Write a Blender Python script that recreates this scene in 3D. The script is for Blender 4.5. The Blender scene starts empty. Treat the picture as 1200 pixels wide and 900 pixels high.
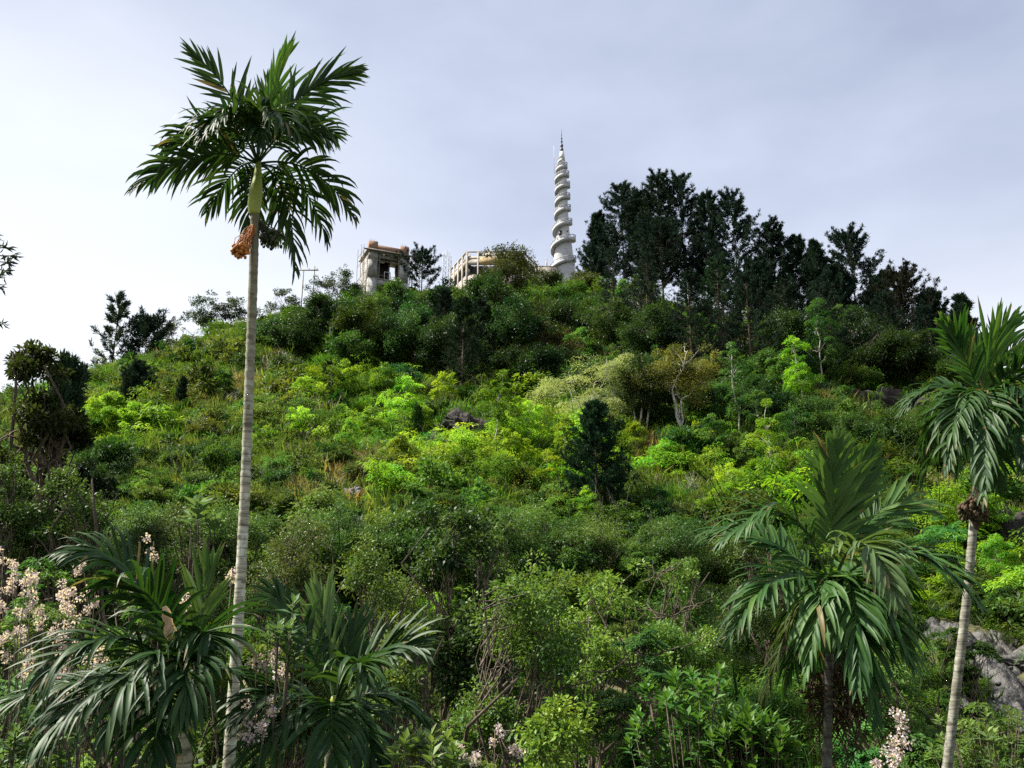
import bpy, math, random
import numpy as np
from mathutils import Vector, Matrix

random.seed(7)
R = np.random.default_rng(7)
S = bpy.context.scene
COL = S.collection

# ------------------------------------------------------------------ camera, sky, sun, exposure
FPX, PITCH = 1100.0, math.atan(330 / 1100.0)           # focal length in pixels of a 1200 px wide picture
cam_d = bpy.data.cameras.new('camera'); cam = bpy.data.objects.new('camera', cam_d); COL.objects.link(cam)
cam_d.sensor_width = 36; cam_d.lens = 36 * FPX / 1200; cam_d.sensor_fit = 'HORIZONTAL'
cam_d.clip_start = .1; cam_d.clip_end = 20000
cam.rotation_euler = (math.pi / 2 + PITCH, 0, 0)
S.camera = cam

SUN_EL, SUN_AZ = math.radians(52), math.radians(-80)    # azimuth from +Y towards +X
w = bpy.data.worlds.new('World'); S.world = w; w.use_nodes = True
nt = w.node_tree; nt.nodes.clear()
def N(t, typ, **kw):
    n = t.nodes.new(typ)
    for k, v in kw.items(): setattr(n, k, v)
    return n
out = N(nt, 'ShaderNodeOutputWorld'); bg = N(nt, 'ShaderNodeBackground'); bg.inputs[1].default_value = .1
sky = N(nt, 'ShaderNodeTexSky', sky_type='NISHITA', sun_disc=False, sun_elevation=SUN_EL, sun_rotation=SUN_AZ)
tc = N(nt, 'ShaderNodeTexCoord'); mp = N(nt, 'ShaderNodeMapping'); mp.inputs['Scale'].default_value = (1, 1, 2.2)
nz = N(nt, 'ShaderNodeTexNoise'); nz.inputs['Scale'].default_value = 2.4; nz.inputs['Detail'].default_value = 6; nz.inputs['Roughness'].default_value = .5
cr = N(nt, 'ShaderNodeValToRGB')
cr.color_ramp.elements[0].position = .3; cr.color_ramp.elements[0].color = (1.7, 1.95, 2.6, 1)
cr.color_ramp.elements[1].position = .7; cr.color_ramp.elements[1].color = (2.85, 3.1, 3.75, 1)
sx = N(nt, 'ShaderNodeSeparateXYZ'); hz = N(nt, 'ShaderNodeMapRange'); hz.interpolation_type = 'SMOOTHSTEP'
hz.inputs['From Min'].default_value = .2; hz.inputs['From Max'].default_value = .46; hz.inputs['To Min'].default_value = 1; hz.inputs['To Max'].default_value = 0
m1 = N(nt, 'ShaderNodeMix', data_type='RGBA'); m1.inputs[7].default_value = (4.4, 4.55, 4.75, 1)
m2 = N(nt, 'ShaderNodeMix', data_type='RGBA'); m2.inputs[0].default_value = .94
L = nt.links.new
L(tc.outputs['Generated'], mp.inputs[0]); L(mp.outputs[0], nz.inputs['Vector']); L(nz.outputs[0], cr.inputs[0])
L(tc.outputs['Generated'], sx.inputs[0]); L(sx.outputs['Z'], hz.inputs['Value']); L(hz.outputs[0], m1.inputs[0])
dt = N(nt, 'ShaderNodeVectorMath', operation='DOT_PRODUCT'); dt.inputs[1].default_value = (-.46, .85, .26)
gl = N(nt, 'ShaderNodeMapRange'); gl.interpolation_type = 'SMOOTHSTEP'; gl.inputs['From Min'].default_value = .88; gl.inputs['From Max'].default_value = 1.0; gl.inputs['To Max'].default_value = .5
m3 = N(nt, 'ShaderNodeMix', data_type='RGBA'); m3.inputs[7].default_value = (5.2, 5.3, 5.4, 1)
L(tc.outputs['Generated'], dt.inputs[0]); L(dt.outputs['Value'], gl.inputs['Value']); L(gl.outputs[0], m3.inputs[0]); L(cr.outputs[0], m3.inputs[6])
L(m3.outputs[2], m1.inputs[6]); L(sky.outputs[0], m2.inputs[6]); L(m1.outputs[2], m2.inputs[7])
L(m2.outputs[2], bg.inputs[0]); L(bg.outputs[0], out.inputs[0])

sl = bpy.data.lights.new('sun', 'SUN'); sl.energy = 5.0; sl.angle = math.radians(3); sl.color = (1, .95, .84)
so = bpy.data.objects.new('sun', sl); COL.objects.link(so)
sd = Vector((math.sin(SUN_AZ) * math.cos(SUN_EL), math.cos(SUN_AZ) * math.cos(SUN_EL), math.sin(SUN_EL)))
so.rotation_euler = (-sd).to_track_quat('-Z', 'Y').to_euler()
S.view_settings.view_transform = 'Standard'; S.view_settings.look = 'None'; S.view_settings.gamma = 1
S.view_settings.exposure = 1.38
S.cycles.max_bounces = 5; S.cycles.diffuse_bounces = 3; S.cycles.glossy_bounces = 2; S.cycles.transmission_bounces = 3
S.cycles.transparent_max_bounces = 4; S.cycles.caustics_reflective = False; S.cycles.caustics_refractive = False
S.cycles.use_denoising = False

# ------------------------------------------------------------------ picture geometry -> world
CP, SP = math.cos(PITCH), math.sin(PITCH)
def ray(px, py):
    a, b = (px - 600) / FPX, (450 - py) / FPX
    return np.array((a, CP - b * SP, SP + b * CP))
def P(px, py, Y):
    d = ray(px, py); return d * (Y / d[1])
def proj(p):
    x, y, z = p[..., 0], p[..., 1], p[..., 2]
    f = y * CP + z * SP; u = -y * SP + z * CP
    return 600 + FPX * x / f, 450 - FPX * u / f

def kpx(p):
    p = np.asarray(p); return (p[..., 1] * CP + p[..., 2] * SP) / FPX
def hashn(i, j, s):
    v = np.sin(i * 127.1 + j * 311.7 + s * 74.7) * 43758.5453
    return v - np.floor(v)
def vn(x, y, s=0):
    x = np.asarray(x, float); y = np.asarray(y, float)
    i, j = np.floor(x), np.floor(y); a, b = x - i, y - j
    a = a * a * (3 - 2 * a); b = b * b * (3 - 2 * b)
    return (hashn(i, j, s) * (1 - a) + hashn(i + 1, j, s) * a) * (1 - b) + (hashn(i, j + 1, s) * (1 - a) + hashn(i + 1, j + 1, s) * a) * b

RIDGE = [(-300, 640, 130), (-100, 565, 140), (0, 520, 150), (80, 487, 165), (150, 455, 185), (200, 418, 200), (270, 388, 215), (340, 367, 230),
         (400, 355, 240), (470, 350, 250), (540, 343, 260), (620, 336, 272), (700, 338, 268), (800, 362, 255), (900, 388, 240), (1000, 408, 225),
         (1100, 432, 210), (1200, 455, 200), (1400, 510, 190), (1600, 580, 180)]
rp = np.array([P(a, b, c) for a, b, c in RIDGE])
rx = np.concatenate([[-700, -300], rp[:, 0], [320, 800]]); ry = np.concatenate([[140, 140], rp[:, 1], [185, 190]]); rz = np.concatenate([[-25, -12], rp[:, 2], [5, -20]])
def H(x, y):
    x = np.asarray(x, float); y = np.asarray(y, float)
    Yr = np.interp(x, rx, ry); Zr = np.interp(x, rx, rz)
    y0 = 40.0
    s = np.clip((y - y0) / (Yr - y0), 0, 1)
    up = -5 + (Zr + 5) * (s * .88 + .12 * s * s)
    past = np.maximum(y - Yr, 0)
    up = up - .04 * np.minimum(past, 45) - .4 * np.maximum(past - 45, 0)
    amp = np.clip((y - 35) / 60, 0, 1) * (1 - .75 * np.clip((s - .8) / .2, 0, 1))
    up = up + amp * (5.0 * (vn(x / 26, y / 34, 1) - .5) + 2.2 * (vn(x / 9, y / 11, 2) - .5)) + .5 * (vn(x / 3, y / 3, 3) - .5)
    near = np.where(y < 0, -1.7, -1.7 - 4.6 * np.clip(y / 9, 0, 1) ** 1.3)
    z = np.where(y < y0, np.where(y < 9, near, -6.3 + 1.3 * np.clip((y - 20) / 20, 0, 1) + .5 * (vn(x / 3, y / 3, 3) - .5)), up)
    return np.maximum(z, -38 + 3 * vn(x / 60, y / 60, 5))
def hit(px, py, y0=38.):
    d = ray(px, py); ys = np.arange(y0, 330, .25); t = ys / d[1]
    g = H(d[0] * t, ys); k = np.nonzero(g >= d[2] * t)[0]
    y = ys[k[0]] if len(k) else np.interp(d[0] * 220 / d[1], rx, ry)
    x = d[0] * y / d[1]
    return np.array((x, y, float(H(x, y))))

# ------------------------------------------------------------------ mesh building
class G:
    def __init__(s): s.v = []; s.f = []; s.t = []; s.n = 0
    def add(s, v, f, t=.5):
        v = np.asarray(v, float).reshape(-1, 3); f = np.asarray(f, int).reshape(-1, 4)
        s.v.append(v); s.f.append(f + s.n); s.n += len(v)
        s.t.append(np.broadcast_to(np.asarray(t, float), (len(f),)))
        return s
    def merge(s, o, M=None):
        if o.n:
            v = np.concatenate(o.v)
            if M is not None: v = v @ np.array(M)[:3, :3].T + np.array(M)[:3, 3]
            s.add(v, np.concatenate(o.f), np.concatenate(o.t))
        return s
    def box(s, c, d, rz=0, t=.5):
        c = np.asarray(c, float); h = np.asarray(d, float) / 2
        v = np.array([(a, b, e) for a in (-1, 1) for b in (-1, 1) for e in (-1, 1)]) * h
        if rz: v = v @ np.array(((math.cos(rz), math.sin(rz), 0), (-math.sin(rz), math.cos(rz), 0), (0, 0, 1)))
        return s.add(v + c, [(0, 1, 3, 2), (4, 6, 7, 5), (0, 4, 5, 1), (2, 3, 7, 6), (0, 2, 6, 4), (1, 5, 7, 3)], t)
    def tube(s, pts, rad, n=8, t=.5, cap=True):
        pts = np.asarray(pts, float); m = len(pts); rad = np.broadcast_to(np.asarray(rad, float), (m,))
        T = np.gradient(pts, axis=0); T /= np.linalg.norm(T, axis=1)[:, None] + 1e-9
        ref = np.array((0., 0, 1)) if abs(T[:, 2]).mean() < .8 else np.array((0., 1, 0))
        A = np.cross(T, ref); A /= np.linalg.norm(A, axis=1)[:, None] + 1e-9; B = np.cross(T, A)
        a = np.linspace(0, 2 * math.pi, n, endpoint=False)
        v = pts[:, None] + rad[:, None, None] * (np.cos(a)[None, :, None] * A[:, None] + np.sin(a)[None, :, None] * B[:, None])
        i, j = np.meshgrid(np.arange(m - 1), np.arange(n), indexing='ij')
        f = np.stack([i * n + j, i * n + (j + 1) % n, (i + 1) * n + (j + 1) % n, (i + 1) * n + j], -1).reshape(-1, 4)
        v = v.reshape(-1, 3)
        if cap:
            k = len(v); v = np.concatenate([v, pts[:1], pts[-1:]])
            e = [(k, (q + 1) % n, q, q) for q in range(n)] + [(k + 1, (m - 1) * n + q, (m - 1) * n + (q + 1) % n, (m - 1) * n + (q + 1) % n) for q in range(n)]
            f = np.concatenate([f, np.array(e)])
        return s.add(v, f, t)
    def leaves(s, c, d, nrm, Ln, Wd, t, fold=.12, broad=.45):
        c = np.asarray(c); n = len(c)
        d = d / (np.linalg.norm(d, axis=1)[:, None] + 1e-9)
        sd_ = np.cross(d, nrm); sd_ /= np.linalg.norm(sd_, axis=1)[:, None] + 1e-9
        up = np.cross(sd_, d)
        Ln = np.broadcast_to(Ln, (n,))[:, None]; Wd = np.broadcast_to(Wd, (n,))[:, None]
        mid = c + d * Ln * broad + up * Ln * fold
        v = np.stack([c, mid + sd_ * Wd / 2, c + d * Ln, mid - sd_ * Wd / 2], 1).reshape(-1, 3)
        return s.add(v, np.arange(4 * n).reshape(-1, 4), t)
    def mesh(s, name, mat, smooth=False):
        me = bpy.data.meshes.new(name)
        V = np.concatenate(s.v); F = np.concatenate(s.f); T = np.concatenate(s.t)
        tri = F[:, 2] == F[:, 3]
        if tri.any():
            cnt = np.where(tri, 3, 4); mask = np.ones(F.shape, bool); mask[tri, 3] = False; loops = F[mask]
        else:
            cnt = np.full(len(F), 4); loops = F.reshape(-1)
        st = np.concatenate([[0], np.cumsum(cnt)[:-1]])
        me.vertices.add(len(V)); me.vertices.foreach_set('co', V.astype(np.float32).ravel())
        me.loops.add(len(loops)); me.loops.foreach_set('vertex_index', loops.astype(np.int32))
        me.polygons.add(len(F)); me.polygons.foreach_set('loop_start', st.astype(np.int32))
        if smooth: me.polygons.foreach_set('use_smooth', np.ones(len(F), bool))
        a = me.attributes.new('tint', 'FLOAT', 'FACE'); a.data.foreach_set('value', T.astype(np.float32))
        me.update(calc_edges=True); me.validate()
        if mat: me.materials.append(mat)
        return me
    def obj(s, name, mat, parent=None, smooth=False, link=True):
        o = bpy.data.objects.new(name, s.mesh(name, mat, smooth))
        if link: COL.objects.link(o)
        if parent: o.parent = parent
        return o
def tag(o, label=None, cat=None, group=None, kind=None):
    for k, v in (('label', label), ('category', cat), ('group', group), ('kind', kind)):
        if v: o[k] = v
    return o
def thing(name, label, cat, loc=(0, 0, 0), rz=0, group=None):
    o = bpy.data.objects.new(name, None); COL.objects.link(o); o.empty_display_size = .2
    o.location = tuple(float(q) for q in loc); o.rotation_euler = (0, 0, rz)
    return tag(o, label, cat, group)
def bez(a, b, c, n):
    t = np.linspace(0, 1, n)[:, None]
    return (1 - t) ** 2 * np.asarray(a, float) + 2 * t * (1 - t) * np.asarray(b, float) + t * t * np.asarray(c, float)
def unit(v): v = np.asarray(v, float); return v / (np.linalg.norm(v, axis=-1, keepdims=True) + 1e-9)
def rdir(n, r=None):
    v = (r or R).normal(size=(n, 3)); return unit(v)

# ------------------------------------------------------------------ materials
def newmat(name):
    m = bpy.data.materials.new(name); m.use_nodes = True; t = m.node_tree; t.nodes.clear()
    return m, t, N(t, 'ShaderNodeOutputMaterial')
def leaf_mat(name, src='OBJECT', col=(.05, .1, .02), rough=.5, spec=.3, trans=.3, vlo=.55, vhi=1.5, hue=.03, brown=False):
    m, t, o = newmat(name); l = t.links.new
    if src == 'OBJECT': c = N(t, 'ShaderNodeObjectInfo').outputs['Color']
    elif src == 'INSTANCER': c = N(t, 'ShaderNodeAttribute', attribute_type='INSTANCER', attribute_name='icol').outputs['Color']
    else:
        q = N(t, 'ShaderNodeRGB'); q.outputs[0].default_value = (*col, 1); c = q.outputs[0]
    at = N(t, 'ShaderNodeAttribute', attribute_name='tint')
    v = N(t, 'ShaderNodeMapRange'); v.inputs['To Min'].default_value = vlo; v.inputs['To Max'].default_value = vhi
    hmr = N(t, 'ShaderNodeMapRange'); hmr.inputs['To Min'].default_value = .5 + hue; hmr.inputs['To Max'].default_value = .5 - hue
    hs = N(t, 'ShaderNodeHueSaturation')
    l(at.outputs['Fac'], v.inputs['Value']); l(at.outputs['Fac'], hmr.inputs['Value'])
    l(c, hs.inputs['Color']); l(v.outputs[0], hs.inputs['Value']); l(hmr.outputs[0], hs.inputs['Hue'])
    b = N(t, 'ShaderNodeBsdfPrincipled'); b.inputs['Roughness'].default_value = rough; b.inputs['Specular IOR Level'].default_value = spec
    tr = N(t, 'ShaderNodeBsdfTranslucent'); mx = N(t, 'ShaderNodeMixShader'); mx.inputs[0].default_value = trans
    mul = N(t, 'ShaderNodeMix', data_type='RGBA', blend_type='MULTIPLY'); mul.inputs[0].default_value = 1; mul.inputs[7].default_value = (1.5, 1.45, .7, 1)
    co = hs.outputs[0]
    if brown:   # withered leaflets and tips carry a tint of 1
        st = N(t, 'ShaderNodeMath', operation='GREATER_THAN'); st.inputs[1].default_value = .985; bm = N(t, 'ShaderNodeMix', data_type='RGBA'); bm.inputs[7].default_value = (.15, .12, .05, 1)
        l(at.outputs['Fac'], st.inputs[0]); l(st.outputs[0], bm.inputs[0]); l(co, bm.inputs[6]); co = bm.outputs[2]
    l(co, b.inputs['Base Color']); l(co, mul.inputs[6]); l(mul.outputs[2], tr.inputs['Color'])
    l(b.outputs[0], mx.inputs[1]); l(tr.outputs[0], mx.inputs[2]); l(mx.outputs[0], o.inputs[0])
    return m
def noise_mat(name, c1, c2, scale=4, rough=.85, detail=6, bump=.3, lo=.35, hi=.65, coord='Object', stretch=(1, 1, 1), spec=.3, bscale=None, bd=.05):
    m, t, o = newmat(name); l = t.links.new
    tc_ = N(t, 'ShaderNodeTexCoord'); mp_ = N(t, 'ShaderNodeMapping'); mp_.inputs['Scale'].default_value = stretch
    n1 = N(t, 'ShaderNodeTexNoise'); n1.inputs['Scale'].default_value = scale; n1.inputs['Detail'].default_value = detail; n1.inputs['Roughness'].default_value = .6
    r_ = N(t, 'ShaderNodeValToRGB'); e = r_.color_ramp.elements
    e[0].position = lo; e[0].color = (*c1, 1); e[1].position = hi; e[1].color = (*c2, 1)
    b = N(t, 'ShaderNodeBsdfPrincipled'); b.inputs['Roughness'].default_value = rough; b.inputs['Specular IOR Level'].default_value = spec
    n2 = N(t, 'ShaderNodeTexNoise'); n2.inputs['Scale'].default_value = bscale or scale * 3; n2.inputs['Detail'].default_value = 6
    bu = N(t, 'ShaderNodeBump'); bu.inputs['Strength'].default_value = bump; bu.inputs['Distance'].default_value = bd
    l(tc_.outputs[coord], mp_.inputs[0]); l(mp_.outputs[0], n1.inputs['Vector']); l(mp_.outputs[0], n2.inputs['Vector'])
    l(n1.outputs[0], r_.inputs[0]); l(r_.outputs[0], b.inputs['Base Color']); l(n2.outputs[0], bu.inputs['Height']); l(bu.outputs[0], b.inputs['Normal'])
    l(b.outputs[0], o.inputs[0])
    return m
M_LEAF = leaf_mat('tree_leaf', spec=.16, trans=.36); M_ILEAF = leaf_mat('undergrowth_leaf', 'INSTANCER', rough=.6, spec=.16, trans=.36)
M_GLOSS = leaf_mat('glossy_leaf', rough=.5, spec=.2, trans=.3)
M_PALM = leaf_mat('palm_leaf', rough=.5, spec=.22, trans=.28, vlo=.5, vhi=1.8, hue=.035, brown=True)
M_PETAL = leaf_mat('petal', 'RGB', col=(.58, .49, .55), rough=.7, trans=.35, vlo=.6, vhi=1.25, hue=0)
M_NEEDLE = leaf_mat('needle', rough=.7, spec=.06, trans=.15, vlo=.5, vhi=1.6, hue=.02)
M_BARK = noise_mat('dark_bark', (.035, .026, .018), (.13, .1, .07), 6, bump=.6)
M_PALE = noise_mat('pale_bark', (.22, .2, .16), (.5, .47, .41), 3, bump=.4)
M_ROCK = noise_mat('rock', (.018, .018, .018), (.2, .19, .18), .35, bump=1, detail=10, bscale=2.5, bd=.35, rough=.75, lo=.3, hi=.75)
M_DARK_SHADE_ROCK = noise_mat('dark_shade_rock', (.01, .009, .008), (.06, .05, .04), .5, bump=1, detail=10, bscale=3, bd=.3, rough=.85, lo=.3, hi=.8)  # dark stone; colour also holds the shade under the overhanging ledge
M_WETROCK = noise_mat('wet_rock', (.012, .011, .01), (.085, .08, .072), .8, bump=1, detail=10, bscale=4, bd=.2, rough=.5, spec=.35)
M_WHITE = noise_mat('white_paint', (.36, .36, .37), (.48, .48, .485), .6, bump=.1, lo=.3)
M_WEATHERED_SHADE = noise_mat('weathered_shade_paint', (.2, .2, .21), (.4, .4, .41), .5, bump=.1, stretch=(1, 1, .35), lo=.25)  # weathered streaks, with shade under the ramp darkened into the colour
M_DARK = noise_mat('dark_metal', (.012, .013, .015), (.03, .03, .033), 3, rough=.5)
M_CONC = noise_mat('concrete', (.15, .145, .135), (.33, .32, .3), .7, bump=.4, stretch=(1, 1, .5))
M_RENDER = noise_mat('pale_render', (.25, .25, .235), (.42, .42, .4), .6, bump=.2, stretch=(1, 1, .4))
M_CREAM = noise_mat('cream_wall', (.22, .19, .165), (.36, .325, .28), .5, bump=.2)
M_OCHRE = noise_mat('ochre_wall', (.26, .19, .08), (.36, .27, .14), .7, bump=.2)
M_WOOD = noise_mat('scaffold_wood', (.1, .075, .05), (.26, .2, .14), 3)
M_STEEL = noise_mat('galvanised_steel', (.32, .34, .36), (.55, .57, .6), 3, rough=.5)
M_INSIDE_SHADE = noise_mat('inside_shade', (.02, .02, .02), (.05, .047, .045), 1)  # near black colour paints in the shade inside the buildings

def brick_mat():
    m, t, o = newmat('orange_brick'); l = t.links.new
    tc_ = N(t, 'ShaderNodeTexCoord'); br = N(t, 'ShaderNodeTexBrick')
    br.inputs['Color1'].default_value = (.19, .085, .04, 1); br.inputs['Color2'].default_value = (.27, .125, .06, 1); br.inputs['Mortar'].default_value = (.22, .19, .16, 1)
    br.inputs['Scale'].default_value = 1.2; br.inputs['Mortar Size'].default_value = .03
    mp_ = N(t, 'ShaderNodeMapping'); mp_.inputs['Rotation'].default_value = (math.pi / 2, 0, 0)
    b = N(t, 'ShaderNodeBsdfPrincipled'); b.inputs['Roughness'].default_value = .9
    l(tc_.outputs['Object'], mp_.inputs[0]); l(mp_.outputs[0], br.inputs['Vector']); l(br.outputs[0], b.inputs['Base Color']); l(b.outputs[0], o.inputs[0])
    return m
M_BRICK = brick_mat()

def palm_trunk_mat(name='ringed_palm_bark', val=1.0):
    m, t, o = newmat(name); l = t.links.new
    tc_ = N(t, 'ShaderNodeTexCoord')
    mp_ = N(t, 'ShaderNodeMapping'); mp_.inputs['Scale'].default_value = (1.6, 1.6, 17)
    wv = N(t, 'ShaderNodeTexNoise'); wv.inputs['Scale'].default_value = 1; wv.inputs['Detail'].default_value = 5; wv.inputs['Roughness'].default_value = .62
    r1 = N(t, 'ShaderNodeValToRGB'); e = r1.color_ramp.elements
    e[0].position = .36; e[0].color = (.07, .065, .045, 1); e[1].position = .56; e[1].color = (.27, .26, .205, 1)
    n1 = N(t, 'ShaderNodeTexNoise'); n1.inputs['Scale'].default_value = 9; n1.inputs['Detail'].default_value = 8
    r2 = N(t, 'ShaderNodeValToRGB'); e = r2.color_ramp.elements
    e[0].position = .5; e[0].color = (0, 0, 0, 1); e[1].position = .66; e[1].color = (.85, .85, .85, 1)
    mx = N(t, 'ShaderNodeMix', data_type='RGBA'); mx.inputs[7].default_value = (.4, .41, .35, 1)
    sw = N(t, 'ShaderNodeTexWave', wave_type='BANDS', bands_direction='Z', wave_profile='SAW'); sw.inputs['Scale'].default_value = 3.1; sw.inputs['Distortion'].default_value = 1.6; sw.inputs['Detail'].default_value = 4; sw.inputs['Detail Scale'].default_value = 2.5
    r3 = N(t, 'ShaderNodeValToRGB'); e = r3.color_ramp.elements; e[0].position = .0; e[0].color = (.35, .33, .28, 1); e[1].position = .22; e[1].color = (1.15, 1.13, 1.08, 1)
    mr = N(t, 'ShaderNodeMix', data_type='RGBA', blend_type='MULTIPLY'); mr.inputs[0].default_value = .85
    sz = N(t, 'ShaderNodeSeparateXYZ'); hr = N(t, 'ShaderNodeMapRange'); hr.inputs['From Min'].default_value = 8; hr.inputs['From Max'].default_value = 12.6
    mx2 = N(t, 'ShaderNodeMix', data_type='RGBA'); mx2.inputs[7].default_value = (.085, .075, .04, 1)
    b = N(t, 'ShaderNodeBsdfPrincipled'); b.inputs['Roughness'].default_value = .85
    bu = N(t, 'ShaderNodeBump'); bu.inputs['Strength'].default_value = .5; bu.inputs['Distance'].default_value = .01
    l(tc_.outputs['Object'], mp_.inputs[0]); l(mp_.outputs[0], wv.inputs['Vector']); l(wv.outputs[0], r1.inputs[0])
    l(tc_.outputs['Object'], n1.inputs['Vector']); l(n1.outputs[0], r2.inputs[0]); l(r2.outputs[0], mx.inputs[0]); l(r1.outputs[0], mx.inputs[6])
    l(tc_.outputs['Object'], sz.inputs[0]); l(sz.outputs['Z'], hr.inputs['Value']); l(hr.outputs[0], mx2.inputs[0]); l(tc_.outputs['Object'], sw.inputs['Vector']); l(sw.outputs[0], r3.inputs[0]); l(mx.outputs[2], mr.inputs[6]); l(r3.outputs[0], mr.inputs[7]); l(mr.outputs[2], mx2.inputs[6])
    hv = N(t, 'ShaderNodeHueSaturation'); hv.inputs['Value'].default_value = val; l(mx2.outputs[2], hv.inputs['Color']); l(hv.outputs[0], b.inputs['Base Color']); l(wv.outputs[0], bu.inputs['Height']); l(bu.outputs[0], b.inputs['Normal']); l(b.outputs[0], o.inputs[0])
    return m
M_PTRUNK = palm_trunk_mat(val=1.2); M_PTRUNK2 = palm_trunk_mat('weathered_palm_bark', .62); M_PTRUNK_SHADE = palm_trunk_mat('shaded_palm_bark', .26)  # last copy is darkened to paint the front palm trunk in shade
M_GSHAFT = noise_mat('green_crownshaft', (.05, .1, .03), (.1, .16, .06), 1.5, rough=.4, bump=.05, stretch=(3, 3, .5))
M_SHAFT = noise_mat('palm_crownshaft', (.16, .21, .025), (.3, .33, .06), 1.5, rough=.4, bump=.1, stretch=(3, 3, .5))
M_FRUIT = noise_mat('orange_fruit', (.3, .08, .015), (.5, .2, .04), 8, rough=.5)
M_GFRUIT = noise_mat('dark_green_fruit', (.012, .02, .008), (.05, .06, .02), 8, rough=.5)
M_DRY = leaf_mat('dry_leaf', 'RGB', col=(.42, .33, .18), trans=.2, rough=.8)
M_DEAD = leaf_mat('dead_brown_leaf', 'RGB', col=(.06, .04, .02), trans=.1, rough=.8)

# ------------------------------------------------------------------ ground
def ground_mat():
    m, t, o = newmat('hill_ground'); l = t.links.new
    tc_ = N(t, 'ShaderNodeTexCoord')
    n1 = N(t, 'ShaderNodeTexNoise'); n1.inputs['Scale'].default_value = .12; n1.inputs['Detail'].default_value = 8
    n2 = N(t, 'ShaderNodeTexNoise'); n2.inputs['Scale'].default_value = 2.2; n2.inputs['Detail'].default_value = 8
    r1 = N(t, 'ShaderNodeValToRGB'); e = r1.color_ramp.elements
    e[0].position = .35; e[0].color = (.03, .05, .012, 1); e[1].position = .68; e[1].color = (.12, .1, .045, 1)
    r2 = N(t, 'ShaderNodeValToRGB'); e = r2.color_ramp.elements
    e[0].position = .3; e[0].color = (.4, .4, .4, 1); e[1].position = .7; e[1].color = (1.2, 1.2, 1.1, 1)
    mx = N(t, 'ShaderNodeMix', data_type='RGBA', blend_type='MULTIPLY'); mx.inputs[0].default_value = 1
    b = N(t, 'ShaderNodeBsdfPrincipled'); b.inputs['Roughness'].default_value = .95
    bu = N(t, 'ShaderNodeBump'); bu.inputs['Strength'].default_value = 1; bu.inputs['Distance'].default_value = .3
    l(tc_.outputs['Object'], n1.inputs['Vector']); l(tc_.outputs['Object'], n2.inputs['Vector'])
    l(n1.outputs[0], r1.inputs[0]); l(n2.outputs[0], r2.inputs[0]); l(r1.outputs[0], mx.inputs[6]); l(r2.outputs[0], mx.inputs[7])
    l(mx.outputs[2], b.inputs['Base Color']); l(n2.outputs[0], bu.inputs['Height']); l(bu.outputs[0], b.inputs['Normal']); l(b.outputs[0], o.inputs[0])
    return m
def grid(name, xs, ys, fz, mat, kind='structure', smooth=True):
    X, Y = np.meshgrid(xs, ys); V = np.stack([X, Y, fz(X, Y)], -1).reshape(-1, 3)
    a, b = len(ys), len(xs); i, j = np.meshgrid(np.arange(a - 1), np.arange(b - 1), indexing='ij')
    g = G().add(V, np.stack([i * b + j, i * b + j + 1, (i + 1) * b + j + 1, (i + 1) * b + j], -1).reshape(-1, 4))
    o = g.obj(name, mat, smooth=smooth); o['kind'] = kind
    return o
gx = np.concatenate([-np.geomspace(4000, 215, 18), np.arange(-210, 211, 2.0), np.geomspace(215, 4000, 18)])
gy = np.concatenate([-np.geomspace(2000, 32, 12), np.arange(-30, 60, 1.2), np.arange(60, 340, 2.0), np.geomspace(345, 6000, 20)])
grid('hill', gx, gy, H, ground_mat())

# ------------------------------------------------------------------ plant prototypes
def clump_leaves(g, c, rc, n, ls, r, tint=.5, tv=.25, squash=.75, down=.15, asp=.5, inner=.25):
    d = rdir(n, r); k = (inner + (1 - inner) * r.random(n) ** .6)
    p = c + d * rc * k[:, None] * np.array((1, 1, squash))
    dr = unit(d + r.normal(size=(n, 3)) * .55 + np.array((0, 0, -down)))
    nm = unit(d * .5 + np.array((0, 0, .8)) + r.normal(size=(n, 3)) * .45)
    g.leaves(p, dr, nm, ls * (.6 + .8 * r.random(n)), ls * asp * (.7 + .6 * r.random(n)), np.clip(tint + tv * r.normal(size=n) * .5, 0, 1))
def spray_leaves(g, c, rad, n, ls, r, tint=.5, tv=.2, droop=.35, tilt=.2, asp=.4, thick=.08):
    a = r.random(n) * 2 * math.pi; q = np.sqrt(r.random(n)); lob = 1 - .28 * (np.sin(a * 5 + r.random() * 6) > .2)
    rr = rad * q * lob; tx, ty = r.normal(size=2) * tilt
    p = np.stack([rr * np.cos(a), rr * np.sin(a), -droop * rr * rr / rad + thick * rad * r.normal(size=n) + tx * rr * np.cos(a) + ty * rr * np.sin(a)], -1) + c
    dr = unit(np.stack([np.cos(a), np.sin(a), -.35 * np.ones(n)], -1) + r.normal(size=(n, 3)) * .3)
    nm = unit(np.array((0, 0, 1.)) + r.normal(size=(n, 3)) * .3)
    g.leaves(p, dr, nm, ls * (.6 + .8 * r.random(n)), ls * asp * (.7 + .6 * r.random(n)), np.clip(tint + tv * r.normal(size=n) * .5, 0, 1))
def wob(a, b, n, k, r):
    a = np.asarray(a, float); b = np.asarray(b, float); t = np.linspace(0, 1, n)[:, None]; d = np.linalg.norm(b - a)
    o = r.normal(size=(n, 3)) * k * d; o[0] = 0; o[-1] = 0
    return a + (b - a) * t + o

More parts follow.
